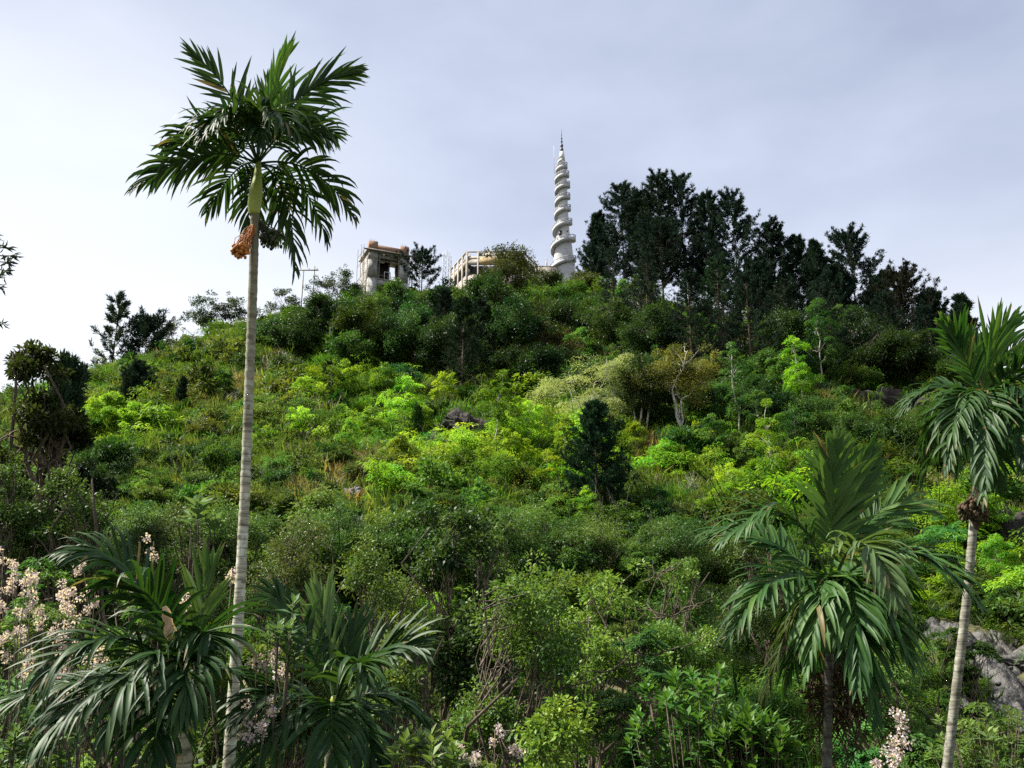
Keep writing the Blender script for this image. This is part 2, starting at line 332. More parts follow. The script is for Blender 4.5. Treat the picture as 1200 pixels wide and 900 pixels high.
def broadleaf(seed, Ht=8, W=6, z0=.3, nl=6, nc=40, lv=70, ls=.35, flat=.8, trunk_r=.16, lean=.05, style='clump', rc=.2, multi=1, asp=.5):
    r = np.random.default_rng(seed); T = G(); C = G()
    rx_, rz_ = W / 2, Ht * (1 - z0) / 2; cz = Ht * z0 + rz_
    ends = []
    for m in range(multi):
        b0 = np.array((r.normal() * .12 * (multi > 1), r.normal() * .12 * (multi > 1), -.6)) * 1.0
        fork = np.array((r.normal() * lean * Ht, r.normal() * lean * Ht, Ht * (z0 + .05 * r.random())))
        T.tube(wob(b0, fork, 6, .03, r), np.linspace(trunk_r, trunk_r * .65, 6), 7)
        for i in range(max(2, nl // multi)):
            a = 2 * math.pi * (i + r.random() * .7 + m * .3) / max(2, nl // multi); q = .35 + .45 * r.random()
            e = np.array((math.cos(a) * rx_ * q, math.sin(a) * rx_ * q, cz + rz_ * (-.3 + 1.0 * r.random())))
            T.tube(wob(fork, e, 6, .06, r), np.linspace(trunk_r * .55, trunk_r * .16, 6), 5, cap=False)
            ends.append((fork, e))
    nlob = int(r.integers(5, 10)); lob = [(np.array((r.normal() * .12 * rx_, r.normal() * .12 * rx_, cz + rz_ * .55)), W * (.17 + .07 * r.random()), .6)]
    for q in range(nlob):
        a = 2 * math.pi * (q + .8 * r.random()) / nlob; k = .3 + .5 * r.random()
        lob.append((np.array((math.cos(a) * rx_ * k, math.sin(a) * rx_ * k, cz + rz_ * (-.75 + 1.25 * r.random()) * (1.1 - .5 * k))), W * (.13 + .13 * r.random()), .25 + .5 * r.random()))
    pw = np.array([q[1] ** 2 for q in lob]); pw /= pw.sum()
    for i in range(nc):
        lc, lr, ltint = lob[int(r.choice(len(lob), p=pw))]
        d = rdir(1, r)[0]; d[2] = abs(d[2]) - .3 if r.random() < .85 else d[2]
        c = lc + d * lr * np.array((1, 1, max(.55, min(1.3, rz_ / rx_)))) * (.6 + .5 * r.random())
        stray = r.random() < .2
        if stray: c = lc + d * lr * (1.1 + .7 * r.random()) + np.array((0, 0, .25 * lr))
        f, e = min(ends, key=lambda q: np.linalg.norm(q[1] - c)); s0 = f + (e - f) * (.5 + .5 * r.random())
        T.tube(wob(s0, c, 4, .06, r), np.linspace(trunk_r * .18, trunk_r * .06, 4), 4, cap=False)
        tt = np.clip(ltint + .16 * r.normal(), .05, .95); cr_ = W * rc * (.5 + .55 * r.random()) * (.55 if stray else 1)
        lv_ = int(lv * (.4 if stray else 1.1))
        if style == 'clump': clump_leaves(C, c, cr_, lv_, ls * (.8 + .5 * r.random()), r, tt, squash=flat, asp=asp, inner=.05)
        else: spray_leaves(C, c, cr_ * 1.25, lv, ls, r, tt, droop=.5, tilt=.3, asp=asp)
    return T, C, Ht, W
def pine(seed, Ht=20, W=8, z0=.28, nb=62, tufts=9, blades=16, bl=.75, shape=.8, trunk_r=.3, up=.55, top=.16, bw=.2):
    r = np.random.default_rng(seed); T = G(); C = G(); lean = r.normal(size=2) * .015 * Ht
    def ax(h): return np.array((lean[0] * h, lean[1] * h, h * Ht))
    T.tube([ax(h) + np.array((0, 0, -.8 if h == 0 else 0)) for h in np.linspace(0, .97, 8)], np.linspace(trunk_r, trunk_r * .12, 8), 7)
    for i in range(nb):
        h = z0 + (1 - z0) * ((i + r.random()) / nb) ** .9
        rel = (h - z0) / (1 - z0)
        env = (min(1, (rel + .12) / .3) ** .6) * (1 - rel) ** shape + top
        ln = W / 2 * env * (.5 + .7 * r.random()); a = i * 2.4 + r.normal() * .5
        b = ax(h); o = np.array((math.cos(a), math.sin(a), 0))
        mid = b + o * ln * .6 + np.array((0, 0, ln * .05)); e = b + o * ln + np.array((0, 0, ln * up * (.6 + .7 * r.random())))
        pts = bez(b, mid, e, 7); T.tube(pts, np.linspace(trunk_r * .2, trunk_r * .05, 7), 4, cap=False)
        n = tufts; q = .3 + .72 * (np.arange(n) + r.random(n) * .6) / n; q = np.clip(q, 0, 1)
        tp = (1 - q[:, None]) ** 2 * b + 2 * q[:, None] * (1 - q[:, None]) * mid + q[:, None] ** 2 * e + r.normal(size=(n, 3)) * .045 * ln
        tang = unit(2 * (1 - q[:, None]) * (mid - b) + 2 * q[:, None] * (e - mid))
        base = np.repeat(tp, blades, 0); td = np.repeat(tang, blades, 0)
        m = n * blades
        dr = unit(td * .6 + np.array((0, 0, .45)) + r.normal(size=(m, 3)) * .6)
        tt = np.clip(np.repeat(.5 + .2 * r.normal(size=n), blades) + .12 * r.normal(size=m), 0, 1)
        C.leaves(base + r.normal(size=(m, 3)) * bl * .16, dr, rdir(m, r), bl * (.6 + .7 * r.random(m)), bl * bw, tt, fold=.04, broad=.5)
    # leading shoots
    for k in range(5):
        b = ax(.96 - .05 * k) + r.normal(size=3) * (.1 + .12 * k); m = 26
        dr = unit(np.array((0, 0, 1.1)) + r.normal(size=(m, 3)) * .45)
        C.leaves(b + np.outer(r.random(m), (0, 0, bl * 1.1)), dr, rdir(m, r), bl * .9, bl * bw, np.clip(.55 + .15 * r.normal(size=m), 0, 1), fold=.04, broad=.5)
    return T, C, Ht, W
def umbrella(seed, Ht=8, W=5, tiers=5, per=7, lv=70, ls=.32, z0=.45, trunk_r=.09):
    r = np.random.default_rng(seed); T = G(); C = G(); ln = r.normal(size=2) * .05 * Ht; z0 = .3 + .18 * r.random(); tiers = int(r.integers(4, 6))
    top = np.array((ln[0], ln[1], Ht * .97)); pts = wob((0, 0, -.5), top, 9, .014, r); T.tube(pts, np.linspace(trunk_r, trunk_r * .3, 9), 6)
    fat = .35 + .3 * r.random()
    for k in range(tiers):
        h = z0 + (1 - z0) * (k + .5 * r.random()) / tiers; rel = (h - z0) / (1 - z0)
        rad = W / 2 * (fat + (1 - fat) * math.sin(math.pi * min(1, .25 + .75 * rel))) * (.6 + .6 * r.random()); c0 = pts[min(8, int(h * 8.2))].copy(); a0 = r.random() * 6
        for j in range(per):
            if r.random() < .12: continue
            a = a0 + 2 * math.pi * (j + .8 * r.random()) / per; q = rad * (.3 + .75 * r.random())
            c = c0 + np.array((math.cos(a) * q, math.sin(a) * q, Ht * (.05 * r.normal() + .04)))
            T.tube([c0 - (0, 0, .04 * Ht), (c0 + c) / 2, c], [trunk_r * .35, trunk_r * .22, trunk_r * .1], 4, cap=False)
            tt = np.clip(.5 + .22 * r.normal(), .08, .95)
            if r.random() < .6: spray_leaves(C, c, rad * (.3 + .3 * r.random()), lv, ls, r, tt, droop=.3 + .4 * r.random(), tilt=.35, thick=.1)
            else: clump_leaves(C, c, rad * (.22 + .2 * r.random()), lv, ls, r, tt, squash=.6, asp=.42)
    clump_leaves(C, top, W * .13, lv, ls, r, .65, squash=.8)
    return T, C, Ht, W
def bare(seed, Ht=4, W=3, n=9):
    r = np.random.default_rng(seed); T = G(); C = G()
    for i in range(n):
        a = r.random() * 6.28; e = np.array((math.cos(a) * W * .5 * r.random(), math.sin(a) * W * .5 * r.random(), Ht * (.6 + .4 * r.random())))
        p = wob((r.normal() * .1, r.normal() * .1, -.3), e, 7, .05, r); T.tube(p, np.linspace(.09, .025, 7), 5)
        for k in range(3):
            q = p[3 + k]; T.tube(wob(q, q + np.array((r.normal() * .5, r.normal() * .5, .5 + r.random())), 4, .06, r), np.linspace(.03, .012, 4), 4, cap=False)
        clump_leaves(C, e, .4, 12, .22, r, .5)
    return T, C, Ht, W
def bush(seed, W=2.4, Ht=1.7, nc=20, lv=34, ls=.24, style='clump', asp=.5, twig=0):
    r = np.random.default_rng(seed); g = G(); nl = int(r.integers(4, 7)); lob = []
    for q in range(nl):
        a = 6.28 * (q + r.random()) / nl; k = .15 + .6 * r.random(); lob.append((math.cos(a) * W / 2 * k, math.sin(a) * W / 2 * k, Ht * (.25 + .65 * r.random() * (1.1 - .5 * k)), W * (.1 + .13 * r.random()), .3 + .4 * r.random()))
    for i in range(nc):
        d = rdir(1, r)[0]; d[2] = abs(d[2]) - .15; lx, ly, lz, lr, lt = lob[i % nl]; k = .5 + .6 * r.random()
        c = np.array((lx + d[0] * lr * k, ly + d[1] * lr * k, max(.1, lz + d[2] * lr * k)))
        if i % 7 == 0: c = np.array((r.normal() * W * .28, r.normal() * W * .28, Ht * (.1 + .2 * r.random())))
        tt = np.clip(lt + .16 * r.normal(), .05, .95)
        if style == 'clump': clump_leaves(g, c, W * .16 * (.7 + .7 * r.random()), lv, ls, r, tt, squash=.7, asp=asp)
        else: spray_leaves(g, c, W * .24 * (.7 + .6 * r.random()), lv, ls, r, tt, droop=.55, tilt=.35, asp=asp)
    for i in range(twig):
        d = rdir(1, r)[0]; e = np.array((d[0] * W * .55, d[1] * W * .55, Ht * (.6 + .7 * r.random())))
        g.tube(wob((0, 0, 0), e, 4, .05, r), [.03, .025, .018, .01], 4, .15, cap=False)
    return g
def tuft(seed, W=1.6, Ht=1.0, n=170, bw=.07):
    r = np.random.default_rng(seed); g = G(); p = np.zeros((n, 3)); p[:, :2] = r.normal(size=(n, 2)) * W * .22
    dr = unit(np.stack([p[:, 0] * .8 + r.normal(size=n) * .35, p[:, 1] * .8 + r.normal(size=n) * .35, np.ones(n)], -1))
    g.leaves(p, dr, rdir(n, r), Ht * (.5 + .7 * r.random(n)), bw, np.clip(.5 + .25 * r.normal(size=n), 0, 1), fold=.15, broad=.55)
    return g

DARKPINE = (.013, .028, .018); PINE = (.024, .045, .026); DGREEN = (.026, .066, .012); MID = (.055, .125, .015); OLIVE = (.08, .122, .022)
BRIGHT = (.11, .23, .016); LIME = (.165, .285, .022); SILVER = (.17, .23, .12); DRYC = (.17, .165, .07); BROWN = (.075, .068, .024); GREY = (.1, .11, .05)
YELL = (.26, .24, .05); ULIME = (.135, .235, .018)

# ------------------------------------------------------------------ hillside undergrowth (stuff)
protos = bpy.data.collections.new('undergrowth_shapes')
pk = {}
def addproto(kind, gs):
    for g in gs:
        o = g.obj('u%02d_shape' % len(protos.objects), M_ILEAF, link=False); protos.objects.link(o)
        pk.setdefault(kind, []).append(len(protos.objects) - 1)
addproto('round', [bush(11 + i) for i in range(4)])
addproto('feather', [bush(21 + i, 2.6, 1.6, 22, 34, .26, 'spray', .32) for i in range(3)])
addproto('broad', [bush(31 + i, 2.2, 1.9, 16, 24, .42, 'clump', .6) for i in range(2)])
addproto('grass', [tuft(41 + i) for i in range(3)])
addproto('middle', [bush(71 + i, 2.4, 2.0, 34, 60, .17, 'clump', .5, 10) for i in range(3)])
addproto('midfeather', [bush(81 + i, 2.5, 1.9, 34, 60, .17, 'spray', .32, 4) for i in range(2)])
def sapling(seed, Ht=4.2):
    r = np.random.default_rng(seed); g = G(); top = np.array((r.normal() * .3, r.normal() * .3, Ht)); p = wob((0, 0, -.3), top, 6, .02, r); g.tube(p, np.linspace(.045, .02, 6), 5, .7)
    for k in range(7):
        c = p[2 + k % 4] + np.array((r.normal() * .55, r.normal() * .55, .3 * r.random())); spray_leaves(g, c, .55 + .3 * r.random(), 40, .2, r, .45 + .3 * r.random(), droop=.5, tilt=.2, asp=.35)
    return g
def mound(seed, W=4.6, Ht=2.4):
    r = np.random.default_rng(seed); g = G()
    for i in range(30):
        a = r.random() * 6.28; q = r.random() ** .5; c = np.array((math.cos(a) * q * W / 2, math.sin(a) * q * W / 2, Ht * (.95 - .75 * q * q) * (.7 + .35 * r.random())))
        spray_leaves(g, c, W * .15 * (.7 + .6 * r.random()), 42, .25, r, np.clip(.5 + .24 * r.normal(), .05, .95), droop=.6, tilt=.25, asp=.34)
    return g
def twigs(seed):
    r = np.random.default_rng(seed); g = G()
    for k in range(7):
        e = np.array((r.normal() * .9, r.normal() * .9, 1.2 + 1.6 * r.random())); p = wob((r.normal() * .2, r.normal() * .2, -.2), e, 6, .06, r); g.tube(p, np.linspace(.035, .012, 6), 4, .6, cap=False)
        for q in range(3): g.tube(wob(p[2 + q], p[2 + q] + r.normal(size=3) * .35 + np.array((0, 0, .4)), 4, .08, r), np.linspace(.018, .006, 4), 4, .6, cap=False)
    return g
addproto('twigs', [twigs(88 + i) for i in range(3)])
addproto('sapling', [sapling(91 + i) for i in range(3)])
addproto('mound', [mound(95 + i) for i in range(3)])
addproto('fine', [bush(51 + i, 2.2, 1.8, 46, 70, .1, 'clump', .5, 14) for i in range(3)])
addproto('finefeather', [bush(61 + i, 2.4, 1.8, 46, 80, .1, 'spray', .3, 8) for i in range(2)])

# colour of the vegetation over the hill: (cx, cy, rx, ry, kinds, colour, strength)
ZONES = [
    (120, 500, 75, 40, 'feather', ULIME, .8), (430, 448, 95, 20, 'feather', ULIME, .95), (420, 505, 90, 40, 'feather', ULIME, .55),
    (575, 548, 70, 28, 'feather', ULIME, .9), (630, 505, 60, 40, 'feather', ULIME, .6), (780, 545, 120, 35, 'feather', BRIGHT, .85),
    (900, 590, 100, 45, 'feather', BRIGHT, .7), (1165, 640, 70, 90, 'feather', BRIGHT, .85), (1150, 735, 80, 60, 'feather', BRIGHT, .8),
    (500, 400, 190, 45, 'broad', DGREEN, .85), (330, 430, 40, 18, 'broad', BROWN, .6), (720, 460, 90, 40, 'broad', DGREEN, .75),
    (880, 430, 230, 50, 'broad', DGREEN, .75), (90, 560, 60, 55, 'broad', DGREEN, .7), (310, 385, 60, 25, 'feather', OLIVE, .7),
    (240, 465, 120, 50, 'round', OLIVE, .55), (200, 540, 120, 40, 'grass', OLIVE, .5), (400, 570, 120, 40, 'grass', OLIVE, .5),
    (680, 480, 70, 30, 'grass', DRYC, .55), (660, 385, 60, 25, 'round', BROWN, .6), (1040, 470, 80, 25, 'grass', DRYC, .7), (800, 590, 70, 20, 'grass', DRYC, .6),
    (690, 370, 110, 25, 'feather', BRIGHT, .5), (430, 350, 60, 20, 'feather', BRIGHT, .4), (500, 450, 60, 18, 'grass', DRYC, .5), (270, 500, 90, 30, 'grass', DRYC, .35),
]
def zone_pick(px, py, r):
    for cx, cy, ax, ay, k, c, st in ZONES:
        d = ((px - cx) / ax) ** 2 + ((py - cy) / ay) ** 2
        if d < 1.3 and r.random() < st * min(1, 1.6 - d * 1.1): return k, c
    q = r.random()
    if q < .34: return 'round', MID
    if q < .55: return 'feather', (.06, .115, .02)
    if q < .72: return 'round', OLIVE
    if q < .83: return 'grass', (.075, .12, .025)
    if q < .88: return 'feather', BRIGHT
    return 'broad', DGREEN
CLEAR = []      # (x, y, radius): bare rock kept free of shrubs
def scatter(name, pts, label):
    """pts: list of (x, y, z, variant, scale, rot, colour)"""
    n = len(pts); me = bpy.data.meshes.new(name)
    me.vertices.add(n); me.vertices.foreach_set('co', np.array([p[:3] for p in pts], np.float32).ravel())
    def att(nm, ty, key, vals):
        a = me.attributes.new(nm, ty, 'POINT'); a.data.foreach_set(key, np.array(vals).ravel())
    att('variant', 'INT', 'value', np.array([p[3] for p in pts], np.int32))
    att('iscale', 'FLOAT_VECTOR', 'vector', np.array([p[4] for p in pts], np.float32))
    att('irot', 'FLOAT_VECTOR', 'vector', np.array([p[5] for p in pts], np.float32))
    att('icol', 'FLOAT_COLOR', 'color', np.array([(*p[6], 1) for p in pts], np.float32))
    me.materials.append(M_ILEAF)
    o = bpy.data.objects.new(name, me); COL.objects.link(o); tag(o, label, 'undergrowth', kind='stuff')
    ng = bpy.data.node_groups.new(name + '_spread', 'GeometryNodeTree')
    ng.interface.new_socket('Geometry', in_out='INPUT', socket_type='NodeSocketGeometry'); ng.interface.new_socket('Geometry', in_out='OUTPUT', socket_type='NodeSocketGeometry')
    gi, go = N(ng, 'NodeGroupInput'), N(ng, 'NodeGroupOutput')
    ci = N(ng, 'GeometryNodeCollectionInfo'); ci.inputs['Collection'].default_value = protos; ci.inputs['Separate Children'].default_value = True; ci.inputs['Reset Children'].default_value = True
    ip = N(ng, 'GeometryNodeInstanceOnPoints'); ip.inputs['Pick Instance'].default_value = True
    def na(nm, ty): q = N(ng, 'GeometryNodeInputNamedAttribute', data_type=ty); q.inputs['Name'].default_value = nm; return q.outputs[0]
    l = ng.links.new
    l(gi.outputs[0], ip.inputs['Points']); l(ci.outputs[0], ip.inputs['Instance']); l(na('variant', 'INT'), ip.inputs['Instance Index'])
    l(na('iscale', 'FLOAT_VECTOR'), ip.inputs['Scale'])
    er = N(ng, 'FunctionNodeEulerToRotation'); l(na('irot', 'FLOAT_VECTOR'), er.inputs[0]); l(er.outputs[0], ip.inputs['Rotation'])
    l(ip.outputs[0], go.inputs[0])
    o.modifiers.new('spread', 'NODES').node_group = ng
    return o
def vary(c, r, k=.22):
    f = 1 + k * r.normal(); h = r.normal() * .12
    return (max(.004, c[0] * f * (1 + h)), max(.006, c[1] * f), max(.003, c[2] * f * (1 - h)))

# ROCKS ------------------------------------------------------------------------------------------
def rock(name, label, px, py, wpx, hpx, depth_k=.8, seed=0, mat=M_ROCK, Y=None, group=None, clear=True, tilt=(0, 0), front=0):
    p = hit(px, py) if Y is None else P(px, py, Y); k = np.linalg.norm(p) / FPX
    w_, h_ = wpx * k, hpx * k
    r = np.random.default_rng(seed); nu, nv = 90, 48
    u, v = np.meshgrid(np.linspace(0, 2 * math.pi, nu, endpoint=False), np.linspace(0, math.pi, nv)); d = np.stack([np.sin(v) * np.cos(u), np.sin(v) * np.sin(u), np.cos(v)], -1)
    rr = np.ones(u.shape)
    for q in range(18):
        nrm = rdir(1, r)[0]; lim = .55 + .38 * r.random(); dd = d @ nrm
        rr = np.where(dd * rr > lim, lim / np.maximum(dd, 1e-3), rr)
    X_, Y_, Z_ = d[..., 0], d[..., 1], d[..., 2]
    for fq, am in ((2.2, .45), (5, .3), (11, .17), (23, .09)): rr = rr + am * (vn(X_ * fq + seed + Z_ * fq * .7, Y_ * fq + Z_ * fq * .9, seed) - .5)
    V = (d * rr[..., None] * np.array((w_ / 2, w_ / 2 * depth_k, h_ / 2))).reshape(-1, 3)
    i, j = np.meshgrid(np.arange(nv - 1), np.arange(nu), indexing='ij')
    g = G().add(V, np.stack([i * nu + j, (i + 1) * nu + j, (i + 1) * nu + (j + 1) % nu, i * nu + (j + 1) % nu], -1).reshape(-1, 4))
    o = g.obj(name, mat); o.location = p; o.rotation_euler = (tilt[0], tilt[1], r.random() * .6 - .3); tag(o, label, 'rock', group)
    if clear: CLEAR.append((p[0], p[1], w_ * .27))
    if front:
        for q in (-.3, 0, .3): CLEAR.append((p[0] + q * w_, p[1] - front, w_ * .2))
    return o
rock('rock_outcrop', 'dark overhanging rock ledge in the middle of the lime green slope', 548, 510, 112, 48, .5, 3, M_DARK_SHADE_ROCK, tilt=(-.35, .42), front=4)
rock('rock_outcrop', 'pale flat grey rock showing below the dark ledge', 478, 532, 54, 30, .8, 4, front=3)
rock('rock_outcrop', 'weathered grey rock patch low on the olive slope', 420, 590, 50, 36, .8, 5, front=2)
rock('rock_outcrop', 'broken grey rock just under the weathered rock patch', 426, 622, 60, 40, .8, 6, front=2)
rock('rock_outcrop', 'pale slab of bare rock beside the tall palm trunk', 342, 490, 36, 20, .9, 7, front=3)
rock('rock_outcrop', 'broad dark cliff under dry grass left of the cropped palm', 1040, 484, 96, 56, .6, 28, M_DARK_SHADE_ROCK, tilt=(-.3, .25), front=4)
rock('rock_outcrop', 'left shoulder of broken rock beside the broad dark cliff', 1002, 474, 52, 40, .7, 29, M_DARK_SHADE_ROCK, tilt=(.1, -.3))
rock('rock_outcrop', 'brown rock lump at the right end of the broad dark cliff', 1080, 488, 56, 46, .7, 31, M_DARK_SHADE_ROCK, tilt=(.2, .4))
rock('rock_outcrop', 'dark rock face at the picture edge behind the cropped palm', 1185, 640, 70, 80, .6, 9, M_DARK_SHADE_ROCK, front=2)
rock('rock_outcrop', 'long low rock under a dry bank behind the full palm', 840, 588, 60, 22, .6, 10)
rock('rock_outcrop', 'small grey boulder among olive shrubs below the left pines', 165, 575, 26, 22, .9, 12)
rock('rock_outcrop', 'grey stone half buried under bushes beneath the left dark tree', 110, 640, 40, 22, .9, 13)
rock('rock_outcrop', 'earthy dark bank of rock behind the tangled branches', 735, 795, 90, 44, .8, 14, front=2)
STREAM = [(1130, 748, 44), (1152, 772, 41), (1172, 800, 38), (1200, 835, 35), (1225, 870, 33)]
for k, (a, b, Y) in enumerate(STREAM):
    p = hit(a, b, 30); CLEAR.append((p[0], p[1], 1.9))

pts_far = []; r = np.random.default_rng(99)
y = 40.0
while y < 300:
    step = 1.0 + y / 165.0
    half = .62 * y + 14; x = -half
    while x < half:
        X = x + (r.random() - .5) * step * 1.1; Yy = y + (r.random() - .5) * step * 1.1
        x += step
        if Yy > np.interp(X, rx, ry) + 14: continue
        if any((X - a) ** 2 + (Yy - b) ** 2 < q * q for a, b, q in CLEAR): continue
        z = float(H(X, Yy)); px, py = proj(np.array((X, Yy, z)))
        k, c = zone_pick(px, py, r)
        s = (.4 + 1.0 * r.random() ** 1.7) * (1.0 if y > 70 else .8)
        if r.random() < .1: s *= 1.5 + .6 * r.random()
        if k == 'feather' and r.random() < (.7 if c == ULIME else .35): k = 'mound'; s *= .5 + .5 * r.random()
        elif r.random() < .03: k = 'twigs'; c = (.2, .18, .13); s = .7 + .6 * r.random()
        elif k != 'grass' and y > 60 and r.random() < .05: k = 'sapling'; s = .7 + .5 * r.random(); c = (c[0] * 1.3, c[1] * 1.3, c[2] * 1.2)
        lf_ = .6 + .65 * vn(X / 9, Yy / 12, 21)
        c = (c[0] * lf_, c[1] * lf_, c[2] * lf_)
        if k == 'grass': s *= .95
        if y < 60 and c == DRYC: c = (.08, .13, .03)
        if y < 92 and k not in ('grass', 'mound', 'sapling', 'twigs'): k = {'round': 'fine', 'broad': 'fine', 'feather': 'finefeather'}[k] if y < 52 else {'round': 'middle', 'broad': 'middle', 'feather': 'midfeather'}[k]
        pts_far.append((X, Yy, z - .1, int(r.choice(pk[k])), (s * (.85 + .4 * r.random()), s * (.85 + .4 * r.random()), s * (.75 + .5 * r.random())),
                        (r.normal() * .1 + .15, r.normal() * .1, r.random() * 6.28), vary(c, r)))
    y += step * .9
# grass and ferns in between
y = 42.0
while y < 290:
    step = 1.0 + y / 150.0; half = .62 * y + 14; x = -half
    while x < half:
        X = x + (r.random() - .5) * step * 1.6; Yy = y + (r.random() - .5) * step * 1.6; x += step
        if Yy > np.interp(X, rx, ry) + 10 or any((X - a) ** 2 + (Yy - b) ** 2 < q * q for a, b, q in CLEAR): continue
        d_ = vn(X / 14, Yy / 18, 31); c = DRYC if d_ > .82 and y > 62 else (.1, .145, .03) if d_ > .5 else (.065, .14, .017)
        s = (.7 + .9 * r.random()) * (1 if y > 75 else .6); c = c if y > 75 else (c[0] * .75, c[1] * .75, c[2]); pts_far.append((X, Yy, float(H(X, Yy)) - .1, int(r.choice(pk['grass'])), (s * 1.3, s * 1.3, s * 1.2), (.2 + r.normal() * .2, r.normal() * .2, r.random() * 6.28), vary(c, r)))
    y += step
scatter('hillside_undergrowth', pts_far, 'mixed green and olive shrubs and grass covering the whole hillside')
pts_near = []; y = 10.0
while y < 41:
    half = .62 * y + 5; x = -half
    while x < half:
        X = x + (r.random() - .5) * 1.2; Yy = y + (r.random() - .5) * 1.2; x += 1.15
        if any((X - a) ** 2 + (Yy - b) ** 2 < q * q for a, b, q in CLEAR): continue
        k = 'fine' if r.random() < .6 else 'finefeather'; c = [MID, DGREEN, OLIVE, (.06, .12, .02)][int(r.choice(4, p=[.4, .25, .15, .2]))]
        s = .5 + .6 * r.random()
        pts_near.append((X, Yy, float(H(X, Yy)) - .1, int(r.choice(pk[k])), (s, s, s * (.8 + .6 * r.random())), (0, 0, r.random() * 6.28), vary(c, r)))
    y += 1.1
scatter('valley_undergrowth', pts_near, 'low leafy bushes filling the valley floor under the palms')
print('scatter', len(pts_far), len(pts_near))

# ------------------------------------------------------------------ trees as things
KIND = {   # builder, bark, leaf material, crown fraction of the height, settings
    'pine': (pine, M_BARK, M_NEEDLE, dict(z0=.2, nb=130, tufts=13, blades=17, bl=.9, up=.7, top=.22)),
    'thinpine': (pine, M_BARK, M_NEEDLE, dict(z0=.18, nb=46, tufts=10, blades=15, shape=.55, up=.8, bl=.85, top=.25)),
    'denseconifer': (pine, M_BARK, M_NEEDLE, dict(z0=.02, nb=130, tufts=9, blades=14, bl=.42, shape=.62, up=.45, top=.1)),
    'cypress': (pine, M_BARK, M_NEEDLE, dict(z0=.02, nb=60, tufts=6, blades=12, bl=.35, shape=.6, up=.8, top=.15)),
    'round': (broadleaf, M_BARK, M_LEAF, dict(z0=.2, nc=60)),
    'edge': (broadleaf, M_BARK, M_LEAF, dict(z0=.42, nc=75, nl=9, rc=.13, cover=1.5, big=1.9)),
    'wispy': (broadleaf, M_BARK, M_LEAF, dict(z0=.3, nc=36, rc=.13, flat=.5, cover=.42)),
    'layered': (broadleaf, M_PALE, M_LEAF, dict(z0=.12, nc=34, style='spray', rc=.2, asp=.35, cover=1.5)),
    'umbrella': (umbrella, M_PALE, M_LEAF, {}),
    'bluff': (broadleaf, M_PALE, M_LEAF, dict(z0=.45, nc=46, multi=3, nl=6, lean=.12)),
    'pole': (broadleaf, M_PALE, M_LEAF, dict(z0=.5, nc=36, lean=.01)),
    'bare': (bare, M_PALE, M_LEAF, {}),
    'smallleaf': (broadleaf, M_BARK, M_GLOSS, dict(z0=.08, nl=10, nc=130, rc=.15, asp=.5, lean=.1, cover=1.05)),
    'bigleaf': (broadleaf, M_BARK, M_GLOSS, dict(z0=.08, nl=10, nc=95, rc=.15, asp=.65, big=1.6, cover=1.1)),
    'feathery': (broadleaf, M_BARK, M_LEAF, dict(z0=.12, nl=8, nc=80, style='spray', rc=.13, asp=.32, cover=1.5)),
}
NPL = [0]
def plant(kind, name, cat, label, px, base, top, wpx, col, Y=None, group=None, rz=None, hitmin=38.):
    build, tm, lm, kw = KIND[kind]; kw = dict(kw); NPL[0] += 1; i = NPL[0]
    if Y is None: p = hit(px, base, hitmin)
    else:
        q = P(px, base, Y); p = np.array((q[0], Y, float(H(q[0], Y))))
    zt = P(px, top, p[1])[2]; h = max(.8, zt - p[2]); d = math.hypot(p[1], (zt + p[2]) / 2); W = wpx * float(kpx(np.array((p[0], p[1], (zt + p[2]) / 2))))
    kw['Ht'] = h; kw['W'] = W
    if build is not bare: kw['trunk_r'] = max(.05, min(.34, h * (.011 if build is umbrella else .016)))
    if build is umbrella: kw['W'] = W = W * 1.0; kw['Ht'] = h = h * 1.22
    if kind == 'pine': kw['W'] = W * 1.16
    jk = 1 if kind in ('round', 'umbrella', 'feathery') else .35; f_ = float(np.clip(1 + .3 * jk * R.normal(), .55, 1.8)); j_ = .16 * jk * R.normal(); col = (max(.004, col[0] * f_ * (1 + j_)), max(.006, col[1] * f_), max(.004, col[2] * f_ * (1 - j_)))
    if build in (broadleaf, umbrella):
        ls = float(np.clip(d * .0021 + .075 * math.exp(-((d - 28) / 22) ** 2), .085, .46)) * kw.pop('big', 1); kw['ls'] = ls; cover = kw.pop('cover', 1.25); asp = kw.get('asp', .45)
        z0 = kw.get('z0', .45); area = math.pi * W * (h * (1 - z0) * .7 + W * .3) if build is broadleaf else 2.4 * W * W
        nt_ = min(15000, cover * area / (ls * ls * asp * .5)); kw['lv'] = int(max(10, nt_ / (kw['nc'] if build is broadleaf else 22)))
    T, C, _, _ = build(1000 + i, **kw)
    t = thing(name, label, cat, p, 0, group)
    T.obj('trunk', tm, t, True); o = C.obj('crown', lm, t); o.color = (*col, 1)
    return t
GP = 'dark pines along the right of the ridge'
